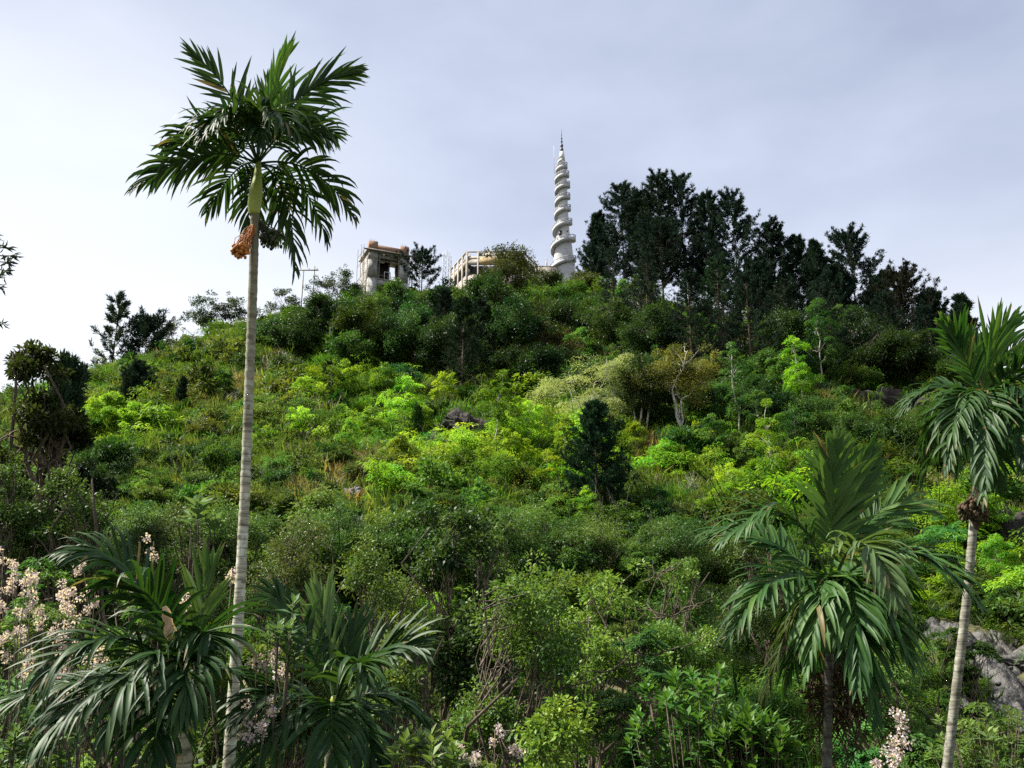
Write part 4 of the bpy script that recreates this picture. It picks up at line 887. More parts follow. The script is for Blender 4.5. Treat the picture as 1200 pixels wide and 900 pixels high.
# ------------------------------------------------------------------ unfinished concrete building with scaffolding
def build_unfinished():
    Y = 262.0; c = P(450, 330, Y); k = np.linalg.norm(c) / FPX; RZ = math.radians(24)
    zt = lambda row: float(P(450, row, Y - 4.6)[2])
    z0 = float(H(c[0], Y)) - 1
    t = thing('unfinished_building', 'unfinished grey concrete frame building with an orange brick parapet', 'building', (c[0], Y, z0), RZ)
    h = lambda row: zt(row) - z0
    W, D = 12.3, 9.0; yb = -D / 2
    mid, top, lint = h(328), h(296), h(306)
    for sx_, front in ((-1, 1), (1, 1)):
        x = sx_ * (W / 2 - 1.35)
        G().box((x, yb + .7, mid / 2), (2.7, 1.4, mid)).obj('pillar', M_RENDER, t)
        G().box((x, yb + .72, (mid + .35 + lint) / 2), (2.7, 1.4, lint - mid - .35)).obj('pillar', M_RENDER if sx_ > 0 else M_CONC, t)
    for sx_ in (-1, 1):
        G().box((sx_ * (W / 2 - .15), .75, top / 2), (.28, D - 1.6, top)).obj('side_wall', M_CONC, t)
        G().box((sx_ * (W / 2 - .9), D / 2 - .45, top / 2), (1.5, .9, top)).obj('rear_column', M_CONC, t)
    G().box((0, .1, mid + .17), (W + .1, D - .1, .34)).obj('floor_slab', M_CONC, t)
    G().box((0, yb + .5, (mid - .9)), (W - 5.5, .5, 1.4)).obj('floor_beam', M_RENDER, t)
    G().box((-W / 2 + 1.4, yb + .65, (lint + top) / 2), (2.8, 1.2, top - lint)).obj('lintel', M_CONC, t)
    G().box((W / 2 - 1.4, yb + .65, (lint + top) / 2), (2.8, 1.2, top - lint)).obj('lintel', M_CONC, t)
    G().box((0, yb + 1.6, top - .7), (W - 5.6, .4, 1.3)).obj('roof_beam', M_CONC, t)
    G().box((0, .2, top + .2), (W + 1.2, D + 1.4, .38)).obj('roof_slab', M_CONC, t)
    G().box((0, 2.6, top / 2), (4.6, .3, top)).obj('inner_wall', M_INSIDE_SHADE, t)  # dark colour carries the shade of the interior
    for sx_ in (-1.6, 1.7): G().box((sx_, 1.4, top / 2), (.5, .5, top)).obj('inner_column', M_CONC, t)
    f = G()
    for a in (-.9, .9): f.box((a, yb + 1.2, mid + 1.7), (.2, .2, 2.6))
    f.box((0, yb + 1.2, mid + 3.1), (2.0, .2, .2)); f.obj('inner_window_frame', M_WHITE, t)
    G().box((0, yb + .4, top + .4 + .9), (W - .4, .35, 1.75)).obj('brick_parapet', M_BRICK, t)
    for sx_ in (-1, 1):
        b = G().box((sx_ * (W / 2 - 1.3), yb + 1.2, top + .4 + 1.35), (2.6, 2.4, 2.7)).obj('brick_corner_block', M_BRICK, t)
        g = G()
        for q in range(5): g.tube([(sx_ * (W / 2 - 1.3) - 1 + .5 * q, yb + 1.2, top + 3.1), (sx_ * (W / 2 - 1.3) - 1 + .5 * q, yb + 1.2, top + 4.1 + .4 * (q % 2))], .04, 5)
        g.obj('rebar', M_WOOD, b)
    for sx_ in (-1, 1): G().box((sx_ * (W / 2 - .3), 1.2, top + 1.1), (.35, D - 3.4, 1.4)).obj('brick_side_parapet', M_BRICK, t)
    # scaffolding
    s = thing('scaffolding', 'rough pole scaffolding wrapped around the unfinished building', 'scaffolding', (c[0], Y, z0), RZ)
    r = np.random.default_rng(5)
    up = G(); hz_ = G()
    for x in (-W / 2 - 1.6, -W / 2 - .9, -2.9, 2.6, W / 2 + .9, W / 2 + 2.2, W / 2 + 3.2):
        for yy in ((yb - .9, yb + 2.5, yb + 6) if abs(x) > 5 else (yb - .9,)):
            up.tube(wob((x + r.normal() * .1, yy, -1), (x + r.normal() * .2, yy + r.normal() * .1, top + .3 + (2.6 * r.random() if abs(x) > 5 else 0)), 5, .004, r), .08, 5)
    up.obj('standards', M_WOOD, s)
    for row_ in (340, 325, 308, 297):
        z = h(row_)
        hz_.tube(wob((-W / 2 - 2.2, yb - .95, z + .1), (W / 2 + 3.8, yb - .95, z - .1), 6, .003, r), .1 if row_ in (308, 297) else .06, 5)
        for x in (-W / 2 - 1.6, W / 2 + .9, W / 2 + 3.2): hz_.tube([(x, yb - 1.1, z), (x, yb + 6.6, z + .1)], .06, 5)
    for q in range(12):
        a = r.choice((-1, 1)); x = a * (W / 2 + 1.0 + (1.8 * r.random() if a > 0 else .6 * r.random())); z = h(345) + (top - h(345)) * r.random()
        hz_.tube([(x, yb + r.random() * 2, z), (x + r.normal() * .8, yb + 3 * r.random(), z + 2.5)], .05, 5)
    hz_.obj('ledgers', M_WOOD, s)
    pl = G()
    for row_, x0, x1 in ((296.6, -W / 2 - 1.6, W / 2 + 1.6), (309, W / 2 + .6, W / 2 + 3)):
        pl.box(((x0 + x1) / 2, yb - .75, h(row_)), (x1 - x0, .9, .1))
    pl.obj('planks', M_WOOD, s)
build_unfinished()

# ------------------------------------------------------------------ cream building behind the brown topped tree
def build_cream():
    Y = 286.0; c = P(575, 320, Y); k = np.linalg.norm(c) / FPX; z0 = float(H(c[0], Y)) - .5
    h = lambda row: float(P(575, row, Y)[2]) - z0
    t = thing('arcaded_building', 'cream building with angled wings, columns and an ochre panel', 'building', (c[0], Y, z0))
    X = lambda px: float(P(px, 320, Y)[0]) - c[0]
    top = h(294.5); fl = h(304)
    plan = [(X(527) - .8, 15.0), (X(547), 0), (X(613), 0), (X(628) + 2.5, 16.0)]
    wall = G(); cols = G(); beam = G(); par = G(); dark = G()
    for i in range(3):
        a = np.array(plan[i]); b = np.array(plan[i + 1]); ln = np.linalg.norm(b - a); d = (b - a) / ln; ang = math.atan2(d[1], d[0]); m = (a + b) / 2
        nrm = np.array((d[1], -d[0]))
        def slab(g, z1, z2, th, off=0, la=0, lb=0):
            mm = m + d * (la - lb) / 2 + nrm * off; g.box((mm[0], mm[1], (z1 + z2) / 2), (ln - la - lb, th, z2 - z1), ang)
        slab(beam, top - .35, top, .5); slab(wall, fl - 2.0, fl, .35, -.1); slab(wall, -1, h(322), .4, -.1)
        slab(dark, h(322) - .2, fl - 1.8, .25, -1.4)  # dark sheets added as painted shade behind the columns
        if i != 1: slab(wall, fl - 2.02, top - .37, .2, -1.2, 1.5, .4)
        nn = max(3, int(ln / 3.6))
        for q in range(nn + 1):
            p_ = a + d * (ln * q / nn); cols.box((p_[0], p_[1], (top - .36) / 2), (.62, .62, top - .36), ang)
        slab(par, fl + .02, fl + 1.1, .15, .0)
    wall.obj('wall', M_CREAM, t); cols.obj('columns', M_CREAM, t); beam.obj('roof_beam', M_CREAM, t); par.obj('balustrade', M_CREAM, t); dark.obj('opening_shade_sheets', M_INSIDE_SHADE, t)
    G().box(((X(562) + X(590)) / 2, -.42, (h(311) + h(302)) / 2), (X(590) - X(562), .25, h(302) - h(311))).obj('ochre_panel', M_OCHRE, t)
    G().box(((X(561) + X(612)) / 2, .35, (h(302) + top - .5) / 2), (X(612) - X(561), .25, top - .5 - h(302))).obj('upper_panel', M_CREAM, t)
    # lattice mast
    p = P(523, 345, 262); zb = float(H(p[0], 262)) - .5; hh = float(P(523, 296, 262)[2]) - zb
    t = thing('lattice_mast', 'pale steel lattice mast between the two hilltop buildings', 'mast', (p[0], 262, zb))
    for ox, hk in ((-.75, 1.0), (.85, .95)):
        g = G(); w_ = .45; Hh = hh * hk
        for a in (-1, 1):
            for b in (-1, 1): g.tube([(ox + a * w_, b * w_, 0), (ox + a * w_, b * w_, Hh)], .07, 5)
        q = 0; st = .9
        while q * st < Hh - st:
            z = q * st; s = 1 if q % 2 else -1
            for yy in (-w_, w_): g.tube([(ox - s * w_, yy, z), (ox + s * w_, yy, z + st)], .045, 4)
            for a in (-1, 1): g.tube([(ox + a * w_, -s * w_, z), (ox + a * w_, s * w_, z + st)], .045, 4)
            q += 1
        g.obj('lattice_column', M_STEEL, t)
    g = G()
    for q in range(5): g.tube([(-.75 + .4 * q, 0, hh * .9), (-.75 + .4 * q, 0, hh * (1.02 + .05 * (q % 3)))], .05, 5)
    g.obj('antenna', M_STEEL, t)
build_cream()
def low_wall():
    p = P(636, 313, 296); t = thing('parapet_wall', 'low cream wall joining the cream building to the white tower', 'wall', (p[0], 296, float(H(p[0], 296))))
    h = p[2] - float(H(p[0], 296)); G().box((0, 0, h / 2), (9.5, .5, h)).obj('wall', M_CREAM, t); G().box((0, 0, h + .12), (9.8, .8, .22)).obj('coping', M_WOOD, t)
    G().box((1.4, 0, h + 1.4), (.3, .3, 2.4)).obj('post', M_CREAM, t)
low_wall()

# ------------------------------------------------------------------ poles
def power_poles():
    Y = 236; a, b = P(356, 316, Y), P(369, 312, Y); z0 = float(H(a[0], Y))
    t = thing('power_pole', 'twin power poles joined by a crossarm on the ridge', 'power pole', (a[0], Y, z0))
    dx = b[0] - a[0]
    G().tube([(0, 0, -.5), (0, 0, a[2] - z0)], .14, 8).obj('pole', M_WOOD, t); G().tube([(dx, 0, -.5), (dx, 0, b[2] - z0)], .14, 8).obj('pole', M_WOOD, t)
    z = a[2] - z0 - .25; G().box((dx / 2, -.2, z), (dx + 2.2, .18, .28)).obj('crossarm', M_WOOD, t)
    for q in (-.7, dx / 2, dx + .7): G().tube([(q, -.2, z + .14), (q, -.2, z + .6)], .09, 6).obj('insulator', M_DARK, t)
    for px, row, row2, YY, lb in [(397, 316, 350, 238, 'single thin pole with a short arm left of the unfinished building'), (97, 455, 490, 168, 'thin pole on the skyline left of the open sparse pine'),
                                  (640, 302, 330, 297, 'short grey pole left of the white tower')]:
        p = P(px, row, YY); zb = float(H(p[0], YY)); t = thing('thin_pole', lb, 'pole', (p[0], YY, zb))
        G().tube([(0, 0, -.4), (0, 0, p[2] - zb)], .09, 6).obj('pole', M_STEEL, t)
        G().box((0, 0, p[2] - zb - .5), (1.1, .12, .12)).obj('arm', M_STEEL, t)
power_poles()

# ------------------------------------------------------------------ rocky stream
def stream():
    prs = np.array([hit(a, b, 30) for a, b, _ in STREAM]); prs = np.array(sorted(prs.tolist(), key=lambda q: -q[1]))
    n = 110; t = np.linspace(0, 1, n); k = np.linspace(0, 1, len(prs)); C = np.stack([np.interp(t, k, prs[:, i]) for i in range(2)], -1)
    d = np.gradient(C, axis=0); d = unit(d); nrm = np.stack([-d[:, 1], d[:, 0]], -1)
    m = 60; u = np.linspace(-3.8, 3.8, m)
    V = C[:, None] + nrm[:, None] * u[None, :, None]
    X, Y = V[..., 0], V[..., 1]
    Z = H(X, Y) + .25 + 1.3 * (vn(X / 1.3, Y / 1.6, 9) - .45) + .8 * (vn(X / .5, Y / .7, 10) - .5) + .4 * (vn(X / .2, Y / .25, 12) - .5) - .02 * u[None] ** 2
    i, j = np.meshgrid(np.arange(n - 1), np.arange(m - 1), indexing='ij')
    g = G().add(np.stack([X, Y, Z], -1).reshape(-1, 3), np.stack([i * m + j, i * m + j + 1, (i + 1) * m + j + 1, (i + 1) * m + j], -1).reshape(-1, 4))
    o = g.obj('stream_bed', M_WETROCK); o['kind'] = 'structure'
stream()
for k, (a, b, Y, w_, h_, lb) in enumerate([(1148, 770, 42, 36, 22, 'wet boulder at the top of the rocky stream'), (1185, 812, 37, 46, 26, 'largest wet boulder in the rocky stream'), (1165, 800, 38, 26, 15, 'small wet stone beside the largest stream boulder'), (1192, 780, 40, 40, 20, 'flat dark boulder on the far bank of the stream')]):
    p = hit(a, b, 30); rock('boulder', lb, a, b, w_, h_, .9, 60 + k, M_WETROCK, float(p[1]), 'boulders in the rocky stream', False)

# ------------------------------------------------------------------ palms
def frond(name, parent, org, base, ctrl, tip, n=30, L=.6, W=.05, roll=0., side=None, droop=.5, a0=68, a1=14, col=(.02, .05, .012), lift=.15, start=.16, seed=0, tint=.5, stiff=1.0, rr=.018, jag=.25, img=0, drop=.1):
    """one feather frond: rachis curve base-ctrl-tip in world space, leaflets both sides"""
    r = np.random.default_rng(seed); g = G(); m = 24
    pts = bez(base, ctrl, tip, m) - org; T = unit(np.gradient(pts, axis=0))
    g.tube(pts, np.linspace(rr, rr * .25, m), 6, .75)
    Zv = np.array((0, 0, 1.)); K = 7
    V = []; F = []; tt = []; nv = 0
    for i in range(n):
        t = start + (1 - start) * (i + .5) / n
        q = t * (m - 1); a = int(min(q, m - 2)); f = q - a
        p = pts[a] * (1 - f) + pts[a + 1] * f; tg = unit(T[a] * (1 - f) + T[a + 1] * f)
        if side is None:
            s0 = np.cross(tg, Zv); s0 = s0 / (np.linalg.norm(s0) + 1e-6)
        else:
            s0 = np.asarray(side, float) - tg * np.dot(side, tg); s0 = unit(s0)
        if img:
            si = unit(np.cross(tg, np.array((0, 1., .25)))); si = si if np.dot(si, s0) > 0 else -si
            s0 = unit(si * img + s0 * (1 - img))
        nm = np.cross(s0, tg)
        if nm[2] < 0 and side is None: nm = -nm
        s1 = s0 * math.cos(roll) + nm * math.sin(roll); n1 = np.cross(s1, tg)
        if np.dot(n1, nm) < 0: n1 = -n1
        prof = (.45 + .55 * math.sin(math.pi * min(1, (t - start) / (1 - start) * .85 + .12))) * (1 - .35 * t ** 6)
        for sgn in (-1, 1):
            al = math.radians(a0 + (a1 - a0) * t + r.normal() * 7)
            d = tg * math.cos(al) + s1 * sgn * math.sin(al) + n1 * (lift + r.normal() * .1)
            d = unit(d)
            if r.random() < drop: continue
            ln = L * prof * (1 + jag * r.normal() * .6); wd = W * (.7 + .5 * prof) * (1 + .2 * r.normal())
            dr_ = droop * (1 + .45 * r.normal()) * (2.2 if r.random() < .08 else 1); pos = p.copy(); st = ln / (K - 1); cur = d
            ltint = np.clip(tint + .18 * r.normal(), .02, .86); dead = r.random() < .012; tipd = r.random() < .09
            for k in range(K):
                s = k / (K - 1)
                wk = wd * min(1, (s + .12) / .3) * (1 - max(0, (s - .55) / .45) ** 1.6) + .002
                sv = np.cross(cur, n1); sv = sv / (np.linalg.norm(sv) + 1e-6); uv = np.cross(sv, cur)
                V += [pos + sv * wk / 2 + uv * wk * .22, pos.copy(), pos - sv * wk / 2 + uv * wk * .22]
                if k < K - 1:
                    b0 = nv + 3 * k; F += [(b0, b0 + 1, b0 + 4, b0 + 3), (b0 + 1, b0 + 2, b0 + 5, b0 + 4)]
                    tb = 1.0 if dead or (tipd and s > .7) else ltint + (.1 if s > .75 else 0); tt += [tb, tb]
                    cur = unit(cur + np.array((0, 0, -1.)) * dr_ * (s ** 1.2) * .62 / stiff); pos = pos + cur * st
            nv += 3 * K
    g.add(V, F, np.clip(tt, 0, 1))
    o = g.obj(name, M_PALM, parent); o.color = (*col, 1)
    return o
def berries(name, parent, c, rad, n, size, mat, seed, stalk=None):
    r = np.random.default_rng(seed); g = G()
    u, v = np.meshgrid(np.linspace(0, 2 * math.pi, 7, endpoint=False), np.linspace(0, math.pi, 5)); d = np.stack([np.sin(v) * np.cos(u), np.sin(v) * np.sin(u), np.cos(v)], -1).reshape(-1, 3)
    i, j = np.meshgrid(np.arange(4), np.arange(7), indexing='ij'); F = np.stack([i * 7 + j, (i + 1) * 7 + j, (i + 1) * 7 + (j + 1) % 7, i * 7 + (j + 1) % 7], -1).reshape(-1, 4)
    for q in range(n):
        p = np.asarray(c) + rdir(1, r)[0] * np.asarray(rad) * r.random() ** .4
        g.add(p + d * size * (.8 + .4 * r.random()) * np.array((1, 1, 1.25)), F, r.random())
        if q % 3 == 0 and stalk is not None: g.tube(wob(stalk, p, 4, .06, r), .006, 4, .5, cap=False)
    return g.obj(name, mat, parent, True)

def palm(label, trunk_px, Y, shaft, fronds, col, fkw=None, name='areca_palm', cat='palm tree', trunkmat=None, shaftmat=None):
    """trunk_px: (px, row, width px) from top to bottom"""
    pts = np.array([P(a, b, Y) for a, b, _ in trunk_px]); k = kpx(pts); rad = np.array([q[2] for q in trunk_px]) * k / 2
    e = pts[-1] + (pts[-1] - pts[-2]) / max(1e-3, (pts[-2] - pts[-1])[2]) * (pts[-1][2] - float(H(pts[-1][0], Y)) + .3)
    pts = np.vstack([pts, e]); rad = np.append(rad, rad[-1] * 1.15)
    org = np.array((e[0], Y, float(H(e[0], Y))))
    t = thing(name, label, cat, org)
    # dense ring-by-ring trunk
    s = np.concatenate([[0], np.cumsum(np.linalg.norm(np.diff(pts, axis=0), axis=1))]); q = np.arange(0, s[-1], .045)
    # smooth centre line
    co = np.stack([np.interp(q, s, pts[:, i]) for i in range(3)], -1); rr = np.interp(q, s, rad)
    ker = np.ones(25) / 25
    for i in range(3):
        pad = np.concatenate([np.full(12, co[0, i]) - np.arange(12, 0, -1) * (co[1, i] - co[0, i]), co[:, i], np.full(12, co[-1, i]) + np.arange(1, 13) * (co[-1, i] - co[-2, i])]); co[:, i] = np.convolve(pad, ker, 'valid')
    rng = np.random.default_rng(int(Y * 10)); rr = rr * (1 + .05 * (np.arange(len(q)) % 3 == 0) + .03 * rng.normal(size=len(q)))
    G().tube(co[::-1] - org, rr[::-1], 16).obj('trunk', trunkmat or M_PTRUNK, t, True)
    if shaft:
        sp = np.array([P(a, b, Y) for a, b, _ in shaft]); sk = kpx(sp)
        tt = np.linspace(0, 1, 14); kk = np.linspace(0, 1, len(sp))
        G().tube(np.stack([np.interp(tt, kk, sp[:, i]) for i in range(3)], -1) - org, np.interp(tt, kk, [z[2] for z in shaft] * sk / 2), 16).obj('crownshaft', shaftmat or M_SHAFT, t, True)
    for i, f in enumerate(fronds):
        (b, c, tp), kw = f; kw = {**(fkw or {}), **kw}
        W3 = lambda q: P(q[0], q[1], Y) + np.array((0, q[2], 0))
        cc = kw.pop('col', col)
        frond('frond', t, org, W3(b), W3(c), W3(tp), col=cc, seed=int(Y * 100) + i, **kw)
    return t, org
PG, PB = (.017, .042, .01), (.085, .19, .016)
X_ = (1, 0, 0)
B = (302, 192, 0)
t, org = palm('tall areca palm with a ringed pale trunk and orange fruit against the sky',
    [(299, 246, 10), (296, 350, 10.4), (292, 450, 11), (288, 560, 11.5), (281, 700, 12.4), (268, 900, 14.4)], 12,
    [(298, 252, 11), (298, 242, 16), (300, 226, 16), (302, 208, 10), (303, 190, 6)],
    [(((302, 188, 0), (310, 118, .1), (334, 56, .15)), dict(side=X_, a0=22, a1=4, L=.85, n=22, droop=.06, col=PB, lift=.0, W=.055)),
     (((302, 188, .1), (298, 125, .2), (312, 80, .3)), dict(side=X_, a0=30, a1=8, L=.6, n=16, droop=.1, col=(.035, .09, .014), lift=.0)),
     ((B, (283, 110, -.15), (238, 88, -.5)), dict(img=.9, a0=58, a1=8, L=.62, droop=.1, n=24)),
     ((B, (280, 128, .3), (246, 140, .6)), dict(img=.7, L=.62, droop=.4, n=20)),
     ((B, (338, 104, -.15), (424, 104, -.4)), dict(img=.8, a0=62, a1=10, L=.62, droop=.3)),
     ((B, (336, 120, .4), (385, 130, .6)), dict(img=.6, L=.6, droop=.6, n=22)),
     ((B, (250, 172, -.3), (176, 240, -.5)), dict(img=.6, L=.62, droop=.75, a0=60, a1=14)),
     ((B, (268, 160, .5), (225, 222, .7)), dict(img=.3, L=.6, droop=.85, n=24)),
     ((B, (365, 168, .2), (413, 246, .3)), dict(img=.6, L=.55, droop=.75, n=24)),
     ((B, (322, 122, -.75), (362, 205, -1.0)), dict(img=.3, L=.68, droop=.85, tint=.62)),
     ((B, (285, 140, -.8), (266, 205, -1.0)), dict(img=.3, L=.62, droop=.85)),
     ((B, (262, 148, -.2), (205, 186, -.35)), dict(img=.6, L=.58, droop=.95, n=30)),
     ((B, (345, 138, -.3), (392, 186, -.5)), dict(img=.6, L=.58, droop=.95, n=30)),
     ((B, (312, 135, -.5), (322, 205, -.8)), dict(img=.4, L=.55, droop=.9, n=22, tint=.55)),
     ((B, (292, 125, -.4), (276, 170, -.7)), dict(img=.5, L=.55, droop=.8, n=20)),
     ((B, (325, 110, .1), (352, 135, .2)), dict(img=.7, L=.6, droop=.5, n=20)),
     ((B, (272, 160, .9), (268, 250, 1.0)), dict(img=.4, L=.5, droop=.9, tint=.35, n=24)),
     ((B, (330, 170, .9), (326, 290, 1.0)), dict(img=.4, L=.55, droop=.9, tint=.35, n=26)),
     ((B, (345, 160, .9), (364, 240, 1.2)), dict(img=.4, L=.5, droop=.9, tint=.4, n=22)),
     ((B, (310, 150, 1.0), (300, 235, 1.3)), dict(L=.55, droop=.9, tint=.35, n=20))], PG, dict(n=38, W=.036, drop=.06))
k12 = np.linalg.norm(P(300, 280, 12)) / FPX
berries('fruit_bunch', t, P(282, 293, 11.85) - org, (10 * k12, 8 * k12, 10 * k12), 95, .022, M_FRUIT, 1, P(297, 262, 11.95) - org)
berries('fruit_bunch', t, P(319, 280, 12.1) - org, (15 * k12, 12 * k12, 13 * k12), 130, .022, M_GFRUIT, 2, P(301, 258, 12) - org)

B = (974, 690, 0)
RG = (.03, .08, .015)
palm('full areca palm with broad fronds at eye level on the right side', [(972, 760, 9.5), (971, 830, 10), (969, 900, 10.5)], 11,
    [(972, 765, 11.5), (973, 740, 16), (974, 700, 15), (975, 670, 9)],
    [(((974, 670, 0), (970, 600, -.1), (975, 522, -.15)), dict(side=X_, a0=52, a1=8, L=.62, n=30, droop=.3, W=.06, tint=.72, col=(.035, .085, .02))),  # paler colour paints silver light on this upright frond
     (((976, 670, .1), (990, 590, .1), (1025, 530, .15)), dict(side=X_, a0=44, a1=8, L=.6, n=28, droop=.2, W=.065, tint=.6)),
     ((B, (925, 545, -.1), (842, 640, -.35)), dict(roll=.35, L=.66, droop=.7)),
     ((B, (905, 600, .5), (850, 620, .8)), dict(roll=.4, L=.6, droop=.5)),
     ((B, (1030, 560, .2), (1098, 592, .3)), dict(roll=-.8, L=.6, droop=.3, tint=.6)),
     ((B, (1050, 600, -.4), (1112, 715, -.7)), dict(roll=-.4, L=.62, droop=.65)),
     ((B, (1040, 630, .5), (1105, 690, .9)), dict(roll=-.3, L=.6, droop=.65)),
     ((B, (900, 640, -.4), (842, 745, -.7)), dict(roll=.35, L=.62, droop=.7)),
     ((B, (985, 590, -.7), (1000, 715, -1.25)), dict(L=.6, droop=.85, tint=.85, col=(.045, .085, .03))),  # pale greyish colour paints the highlight on the front leaflets
     ((B, (945, 640, -.7), (915, 790, -1.0)), dict(L=.6, droop=.85, tint=.65)),
     ((B, (935, 680, .2), (895, 855, .3)), dict(roll=.2, L=.55, droop=.9, col=(.05, .075, .015))),
     ((B, (1000, 660, -.6), (1030, 780, -.9)), dict(L=.6, droop=.85)),
     ((B, (978, 650, -.8), (962, 800, -1.15)), dict(L=.6, droop=.9, tint=.4)),
     ((B, (990, 660, -.6), (992, 835, -.9)), dict(L=.55, droop=.95, tint=.35)),
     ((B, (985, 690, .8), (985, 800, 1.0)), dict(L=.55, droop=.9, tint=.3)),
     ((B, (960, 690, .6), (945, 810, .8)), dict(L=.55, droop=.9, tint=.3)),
     ((B, (1010, 690, .8), (1020, 790, 1.0)), dict(L=.55, droop=.9, tint=.3))], RG, dict(n=36, W=.042), shaftmat=M_GSHAFT, trunkmat=M_PTRUNK_SHADE)
tp = P(985, 815, 11.2)
def dead_mass(parent, org, c, rad, n, seed):
    g = G(); r_ = np.random.default_rng(seed)
    for q in range(n):
        p = np.asarray(c) - org + r_.normal(size=3) * np.asarray(rad) * .6; e = p + np.array((r_.normal() * .12, r_.normal() * .12, -.15 - .2 * r_.random()))
        g.tube(wob(p, e, 4, .08, r_), .008, 4, .4, cap=False)
    clump_leaves(g, np.asarray(c) - org, max(rad), n * 3, .1, r_, .4)
    return g.obj('dried_flower_stalks', M_DEAD, parent)
pt = [o for o in COL.objects if o.name == 'areca_palm.001'][0]
dead_mass(pt, np.array(pt.location), tp, (.3, .2, .4), 160, 3)

B = (1150, 478, 0)
t, org = palm('areca palm cropped by the right edge with a green crownshaft', [(1144, 562, 9), (1139, 640, 9.4), (1129, 740, 10), (1119, 820, 10.6), (1110, 900, 11.5)], 14,
    [(1144, 572, 10.5), (1145, 555, 15), (1147, 520, 15), (1149, 490, 10)],
    [((B, (1152, 420, 0), (1186, 376, .1)), dict(side=X_, a0=34, a1=6, L=.85, n=34, droop=.12, W=.05, col=(.05, .125, .015))),
     ((B, (1140, 410, .1), (1160, 392, .3)), dict(side=X_, a0=38, a1=8, L=.6, n=26, droop=.3, W=.045, col=(.03, .08, .014))),
     ((B, (1128, 410, -.1), (1096, 388, -.3)), dict(side=(.8, 0, .5), a0=46, a1=12, L=.6, n=30, droop=.3, W=.05, col=(.035, .09, .014))),
     ((B, (1175, 400, .3), (1222, 392, .5)), dict(img=.7, L=.7, droop=.4)),
     ((B, (1180, 410, -.5), (1215, 470, -.9)), dict(img=.4, L=.7, droop=.7)),
     ((B, (1118, 450, .1), (1090, 520, .2)), dict(img=.4, L=.65, droop=.8)),
     ((B, (1165, 450, -.7), (1158, 560, -1.0)), dict(L=.6, droop=.9, tint=.4)),
     ((B, (1120, 420, .4), (1078, 470, .6)), dict(roll=.4, L=.6, droop=.6)),
     ((B, (1110, 430, -.5), (1082, 560, -.8)), dict(roll=.3, L=.65, droop=.8, tint=.62)),
     ((B, (1130, 430, -.7), (1112, 600, -1.1)), dict(L=.65, droop=.9, tint=.55)),
     ((B, (1190, 420, -.3), (1238, 450, -.6)), dict(roll=-.5, L=.65, droop=.4)),
     ((B, (1195, 430, .3), (1230, 520, .5)), dict(roll=-.3, L=.65, droop=.7)),
     ((B, (1170, 430, -.8), (1180, 545, -1.2)), dict(L=.6, droop=.85)),
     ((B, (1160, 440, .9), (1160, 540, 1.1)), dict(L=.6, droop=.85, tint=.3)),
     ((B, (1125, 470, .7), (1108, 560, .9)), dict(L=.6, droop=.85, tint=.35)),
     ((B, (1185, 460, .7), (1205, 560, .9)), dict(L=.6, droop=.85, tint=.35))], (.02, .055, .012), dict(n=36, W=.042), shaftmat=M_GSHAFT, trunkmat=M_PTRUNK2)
berries('fruit_bunch', t, P(1142, 600, 13.9) - org, (.24, .18, .22), 130, .03, M_DEAD, 5, P(1145, 572, 14) - org)

# young palms low in front
YG = (.015, .044, .009)
B = (215, 800, 0)
palm('young palm with long drooping strap leaves at the lower left', [(214, 850, 20), (213, 900, 22)], 9, [(214, 860, 20), (215, 820, 24), (216, 780, 12)],
    [((B, (170, 640, -.1), (108, 652, -.3)), dict(roll=.5, L=.6, droop=.8)),
     ((B, (205, 680, -.2), (160, 690, -.7)), dict(img=.5, L=.6, droop=.8)),
     ((B, (235, 715, .1), (240, 660, .2)), dict(side=X_, a0=30, a1=5, L=.6, droop=.2, n=12, tint=.7, col=(.04, .09, .016))),
     ((B, (250, 710, -.3), (270, 760, -.5)), dict(roll=-.3, L=.65, droop=.85)),
     ((B, (150, 700, -.4), (95, 800, -.8)), dict(roll=.3, L=.65, droop=.85)),
     ((B, (110, 780, -.1), (10, 828, -.3)), dict(roll=.3, L=.6, droop=.9)),
     ((B, (200, 720, -.7), (185, 850, -1.1)), dict(L=.7, droop=.9)),
     ((B, (245, 730, -.6), (258, 830, -1.0)), dict(L=.65, droop=.9)),
     ((B, (160, 760, -.6), (110, 870, -1.0)), dict(L=.65, droop=.9)),
     ((B, (260, 760, .3), (300, 830, .6)), dict(L=.6, droop=.8)),
     ((B, (215, 790, -.6), (225, 890, -1.0)), dict(L=.6, droop=.9)),
     ((B, (180, 700, .5), (150, 720, .9)), dict(L=.6, droop=.7))], YG, dict(n=26, W=.04), name='young_palm', cat='palm')
B = (392, 830, 0)
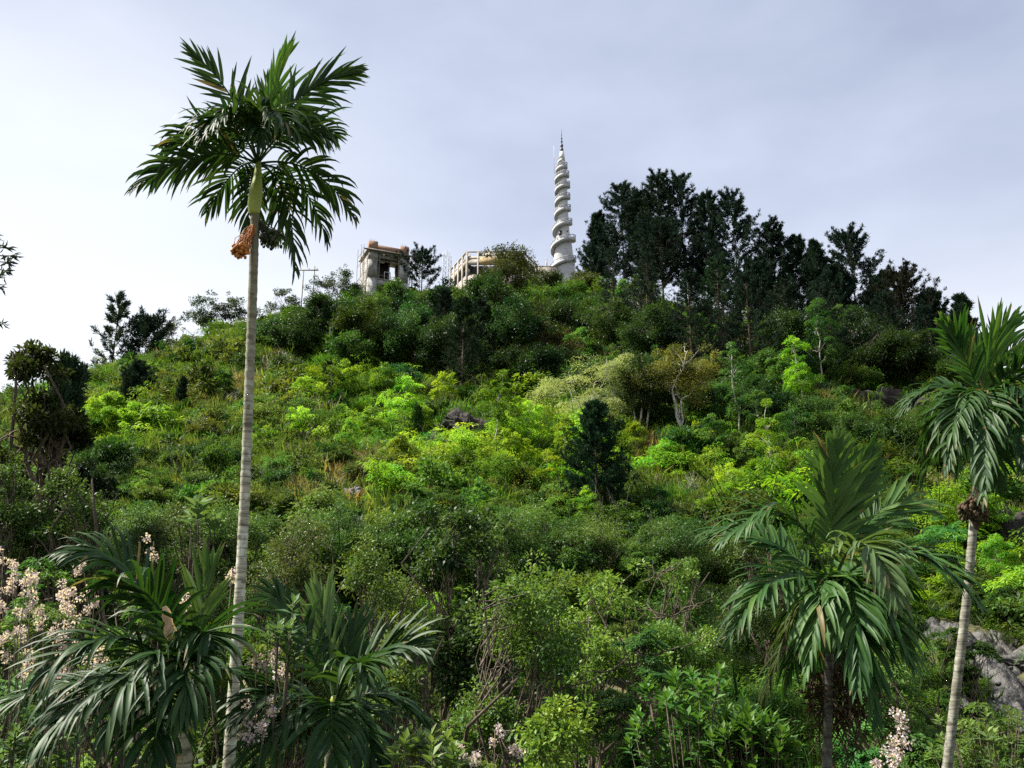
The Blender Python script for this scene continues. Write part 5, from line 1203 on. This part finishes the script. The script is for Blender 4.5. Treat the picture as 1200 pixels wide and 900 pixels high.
palm('young palm fanning stiff dark fronds at the bottom beside the trunk', [(391, 870, 18), (390, 900, 20)], 9.5, [(391, 880, 18), (392, 850, 22), (393, 815, 10)],
    [((B, (360, 740, 0), (318, 690, -.1)), dict(roll=.9, L=.5, droop=.5, a0=60)),
     ((B, (380, 760, .1), (368, 698, .2)), dict(side=X_, a0=30, a1=6, L=.6, droop=.12, n=18, tint=.85, col=(.06, .12, .035))),
     ((B, (400, 770, .1), (412, 735, .2)), dict(side=X_, a0=42, a1=8, L=.55, droop=.15, n=20)),
     ((B, (440, 740, -.2), (500, 762, -.4)), dict(roll=-.8, L=.5, droop=.3, tint=.6)),
     ((B, (430, 740, -.7), (448, 800, -1.0)), dict(L=.5, droop=.95, tint=.8)),
     ((B, (445, 790, .2), (490, 850, .4)), dict(roll=-.3, L=.55, droop=.7)),
     ((B, (340, 790, -.2), (300, 840, -.5)), dict(roll=.3, L=.6, droop=.7)),
     ((B, (400, 800, -.7), (415, 890, -1.0)), dict(L=.6, droop=.9)),
     ((B, (350, 810, -.6), (330, 890, -.9)), dict(L=.6, droop=.9)),
     ((B, (430, 810, -.5), (455, 890, -.8)), dict(L=.6, droop=.9))], YG, dict(n=24, W=.04), name='young_palm', cat='palm')
def dry_sheath():
    pt = [o for o in COL.objects if o.name == 'young_palm'][0]; org = np.array(pt.location); a, b = P(200, 752, 8.6) - org, P(192, 712, 8.5) - org
    g = G(); V = []; n = 9
    for i in range(n):
        s = i / (n - 1); c = a + (b - a) * s; w_ = .055 * math.sin(math.pi * (.15 + .8 * s)) * (1 + .3 * math.sin(9 * s))
        V += [c + np.array((-w_, .03, 0)), c + np.array((0, -.05, 0)), c + np.array((w_, .03, .02))]
    F = [q for i in range(n - 1) for q in ((3 * i, 3 * i + 1, 3 * i + 4, 3 * i + 3), (3 * i + 1, 3 * i + 2, 3 * i + 5, 3 * i + 4))]
    g.add(V, F, .9).obj('dry_sheath', M_DRY, pt)
dry_sheath()

# ------------------------------------------------------------------ flowering shrubs
def flowers(label, Y, stems, seed, base=None, cl=.045, leafc=(.1, .17, .06), leaves=14):
    """stems: (px, row of top, px of foot, length of blossom in rows)"""
    r = np.random.default_rng(seed); b = P(base[0], base[1], Y); z0 = float(H(b[0], Y)); org = np.array((b[0], Y, z0))
    t = thing('flowering_shrub', label, 'flowering shrub', org, group='pink flowering shrubs')
    st = G(); fl = G(); lf = G()
    for px, row, fx, ln in stems:
        dy = r.normal() * .35; top = P(px, row, Y + dy) - org; foot = np.array((P(fx, 900, Y)[0] - org[0], dy * .4, -.2))
        p = wob(foot, top, 9, .012, r); st.tube(p, np.linspace(.012, .004, 9), 5)
        k = np.linalg.norm(P(px, row, Y)) / FPX; L_ = ln * k; axis = unit(p[-1] - p[-3])
        nb = max(3, int(L_ / .05))
        for i in range(nb):
            c = top - axis * L_ * (i / nb) + r.normal(size=3) * .03; m = 34
            d = rdir(m, r); fl.leaves(c + d * cl * (.3 + .7 * r.random(m))[:, None], unit(d + r.normal(size=(m, 3)) * .6), rdir(m, r), .026, .022, np.clip(.5 + .3 * r.normal(size=m), 0, 1), fold=.2)
        for i in range(leaves):
            s = r.random() * .6 + .25; c = p[int(s * 8)] + r.normal(size=3) * .06; m = 5
            lf.leaves(np.repeat(c[None], m, 0) + r.normal(size=(m, 3)) * .05, unit(r.normal(size=(m, 3)) + np.array((0, 0, -.2))), unit(r.normal(size=(m, 3)) * .4 + np.array((0, 0, 1))), .11, .055, np.clip(.5 + .25 * r.normal(size=m), 0, 1))
    st.obj('stems', M_BARK, t, True); fl.obj('blossom', M_PETAL, t); o = lf.obj('foliage', M_LEAF, t); o.color = (*leafc, 1)
rr_ = np.random.default_rng(4)
LEFTB = [(18, 672), (28, 690), (40, 668), (72, 684), (85, 690), (66, 700), (40, 702), (30, 715), (8, 680), (4, 700), (52, 712), (75, 718), (92, 715), (25, 735), (70, 735), (78, 745), (60, 752),
         (85, 760), (75, 772), (95, 770), (68, 790), (10, 745), (40, 760), (100, 790), (80, 800), (110, 762), (14, 655), (112, 690), (36, 780), (98, 668)]
flowers('large pale pink flowering shrub at the left edge', 10, [(a + 6 * rr_.normal(), b + 5 * rr_.normal(), 50 + (a - 50) * .6, 10 + 16 * rr_.random()) for a, b in LEFTB], 1, (50, 900), leaves=16)
flowers('pink blossom stems standing above the left young palm', 9.6, [(180, 634, 200, 18), (152, 680, 190, 18), (188, 690, 205, 14), (175, 686, 190, 10), (217, 700, 210, 10), (272, 674, 240, 8), (160, 740, 190, 14)], 2, (200, 900), leaves=8)
flowers('pink blossoms right of the tall palm trunk', 9.0, [(288, 800, 300, 16), (295, 826, 300, 36), (318, 824, 310, 34), (312, 838, 312, 26), (322, 768, 320, 8), (300, 772, 310, 8), (333, 785, 325, 24), (290, 852, 300, 18), (388, 870, 370, 8)], 3, (310, 900), leaves=12)
flowers('single pink flower spike below the full palm', 8.5, [(1052, 830, 1040, 48), (1042, 868, 1036, 28), (1028, 890, 1032, 10)], 5, (1040, 900), .05, leaves=4)
flowers('scattered pale blossoms along the bottom edge', 9.5, [(580, 855, 560, 14), (540, 876, 545, 12), (512, 890, 520, 10), (555, 890, 550, 10), (605, 880, 590, 6)], 6, (550, 900), leaves=16)

# ------------------------------------------------------------------ glossy broad leaved shrubs in front
def glossy(label, Y, px, row, wpx, hpx, seed, ll=.2, n=100, col=(.05, .13, .02), per=11):
    r = np.random.default_rng(seed); b = P(px, row, Y); z0 = float(H(b[0], Y)); org = np.array((b[0], Y, z0)); k = np.linalg.norm(b) / FPX
    t = thing('broad_leaved_shrub', label, 'shrub', org, group='glossy broad leaved shrubs'); st = G(); lf = G()
    cz = b[2] - z0
    for i in range(n):
        d = rdir(1, r)[0]; q = .35 + .65 * r.random() ** .5
        e = np.array((d[0] * wpx * k / 2 * q, d[1] * wpx * k / 2.4 * q, cz + d[2] * hpx * k / 2 * q))
        p = bez((r.normal() * .06, r.normal() * .06, -.1), (e[0] * .4, e[1] * .4, e[2] * .75), e, 6); st.tube(p, np.linspace(.014, .005, 6), 5)
        ax = unit(p[-1] - p[-2]); m = per; a = np.arange(m) * 2.4 + r.random() * 6
        u = unit(np.cross(ax, (0.3, .9, .2))); v = np.cross(ax, u); f = np.arange(m) / m
        dr = unit(ax * (.9 - .7 * f)[:, None] + (u * np.cos(a)[:, None] + v * np.sin(a)[:, None]) * (.45 + .6 * f)[:, None] + r.normal(size=(m, 3)) * .12)
        nm = unit(ax + np.array((0, 0, .6)) + r.normal(size=(m, 3)) * .2)
        base = e - ax * f[:, None] * .14; L_ = ll * (.6 + .5 * r.random(m)) * (.6 + .5 * f)
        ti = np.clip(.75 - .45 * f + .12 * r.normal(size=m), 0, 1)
        # two-piece leaf, curved along its length
        sd_ = unit(np.cross(dr, nm)); up = np.cross(sd_, dr)
        for sg in (1, -1):
            Vv = np.stack([base, base + dr * L_[:, None] * .5 + sd_ * sg * L_[:, None] * .23 + up * L_[:, None] * .04, base + dr * L_[:, None] + up * L_[:, None] * -.12, base + dr * L_[:, None] * .5 - up * L_[:, None] * .02], 1).reshape(-1, 3)
            lf.add(Vv, np.arange(4 * m).reshape(-1, 4), ti)
    st.obj('stems', M_BARK, t, True); o = lf.obj('foliage', M_GLOSS, t); o.color = (*col, 1)
glossy('glossy bright leaved shrub left of the full palm trunk', 9.5, 815, 850, 150, 130, 1)
glossy('lower glossy shrub tucked at the bottom edge by the full palm', 9, 880, 880, 110, 90, 2, col=(.05, .12, .02))
glossy('pale tipped shrub beside the cropped palm trunk', 15, 1150, 862, 120, 70, 3, .2, 40, (.09, .15, .04))
glossy('leafy shrub with large pale leaves at the bottom left of centre', 8.5, 500, 880, 90, 50, 4, .2, 18, (.09, .15, .04))
glossy('pale rosette shrub behind the left young palm', 13, 240, 600, 34, 46, 5, .32, 6, (.1, .17, .07))
glossy('low leafy shrub at the bottom left corner', 8.5, 20, 885, 90, 60, 6, .16, 30, (.06, .12, .03))
glossy('lobed leaf shrub between the pink blossoms and the fan palm', 8.8, 335, 740, 60, 70, 7, .2, 12, (.07, .13, .05))

# overhanging branch at the upper left edge
def hanging_branch():
    Y = 12.0; b = P(-160, 400, Y); z0 = float(H(b[0], Y)); org = np.array((b[0], Y, z0)); r = np.random.default_rng(8)
    t = thing('overhanging_tree', 'leafy twig of an overhanging tree poking in at the upper left edge', 'tree', org)
    st = G(); lf = G(); f = P(-120, 330, Y) - org
    st.tube(wob((0, 0, -.3), f, 8, .01, r), np.linspace(.2, .08, 8), 8)
    for tip in [(14, 308), (10, 290), (6, 325), (20, 300), (2, 338), (-6, 280), (-30, 300), (-40, 340), (4, 380), (-5, 275), (12, 318), (-20, 250)]:
        e = P(tip[0], tip[1], Y + r.normal() * .2) - org; p = bez(f, (f + e) / 2 + np.array((0, 0, .25)), e, 7); st.tube(p, np.linspace(.03, .006, 7), 5)
        m = 12; q = r.random(m) * .3; c = p[-1] + (p[-2] - p[-1]) * q[:, None] * 2
        lf.leaves(c, unit((p[-1] - p[-2]) * 1.5 + r.normal(size=(m, 3)) * .5 + np.array((0, 0, -.1))), rdir(m, r), .13, .035, np.clip(.5 + .2 * r.normal(size=m), 0, 1))
    st.obj('branches', M_BARK, t, True); o = lf.obj('foliage', M_GLOSS, t); o.color = (.03, .045, .02, 1)
hanging_branch()

# fallen and bent bare branches in the lower centre
for i, (a, m, b, Y, lb) in enumerate([((560, 835), (610, 790), (640, 745), 31, 'dark bent bare limb rising in the low centre'), ((570, 812), (620, 830), (700, 792), 31, 'long dark limb lying across the low centre'),
                                      ((755, 685), (770, 672), (790, 665), 40, 'short dark dead twig on the right of the low centre'), ((760, 725), (800, 722), (838, 700), 38, 'thin pale dead branch left of the full palm'),
                                      ((690, 790), (760, 775), (830, 742), 30, 'pale thin vine stem slanting towards the full palm')]):
    A, Mm, Bb = P(*a, Y), P(*m, Y - .6), P(*b, Y + .4); r = np.random.default_rng(i); g = G(); p = bez(A, Mm, Bb, 12) + r.normal(size=(12, 3)) * .05
    g.tube(p - A, np.concatenate([[.02], np.linspace(.065, .02, 11)]) * (.6 if i > 1 else 1), 6)
    for q in range(5):
        s = p[3 + q]; g.tube(wob(s - A, s - A + np.array((r.normal() * .6, r.normal() * .3, .3 + .5 * r.random())), 5, .06, r), np.linspace(.03, .01, 5), 4)
    o = g.obj('bare_branch', M_BARK, None, True); o.location = A; tag(o, lb, 'branch')
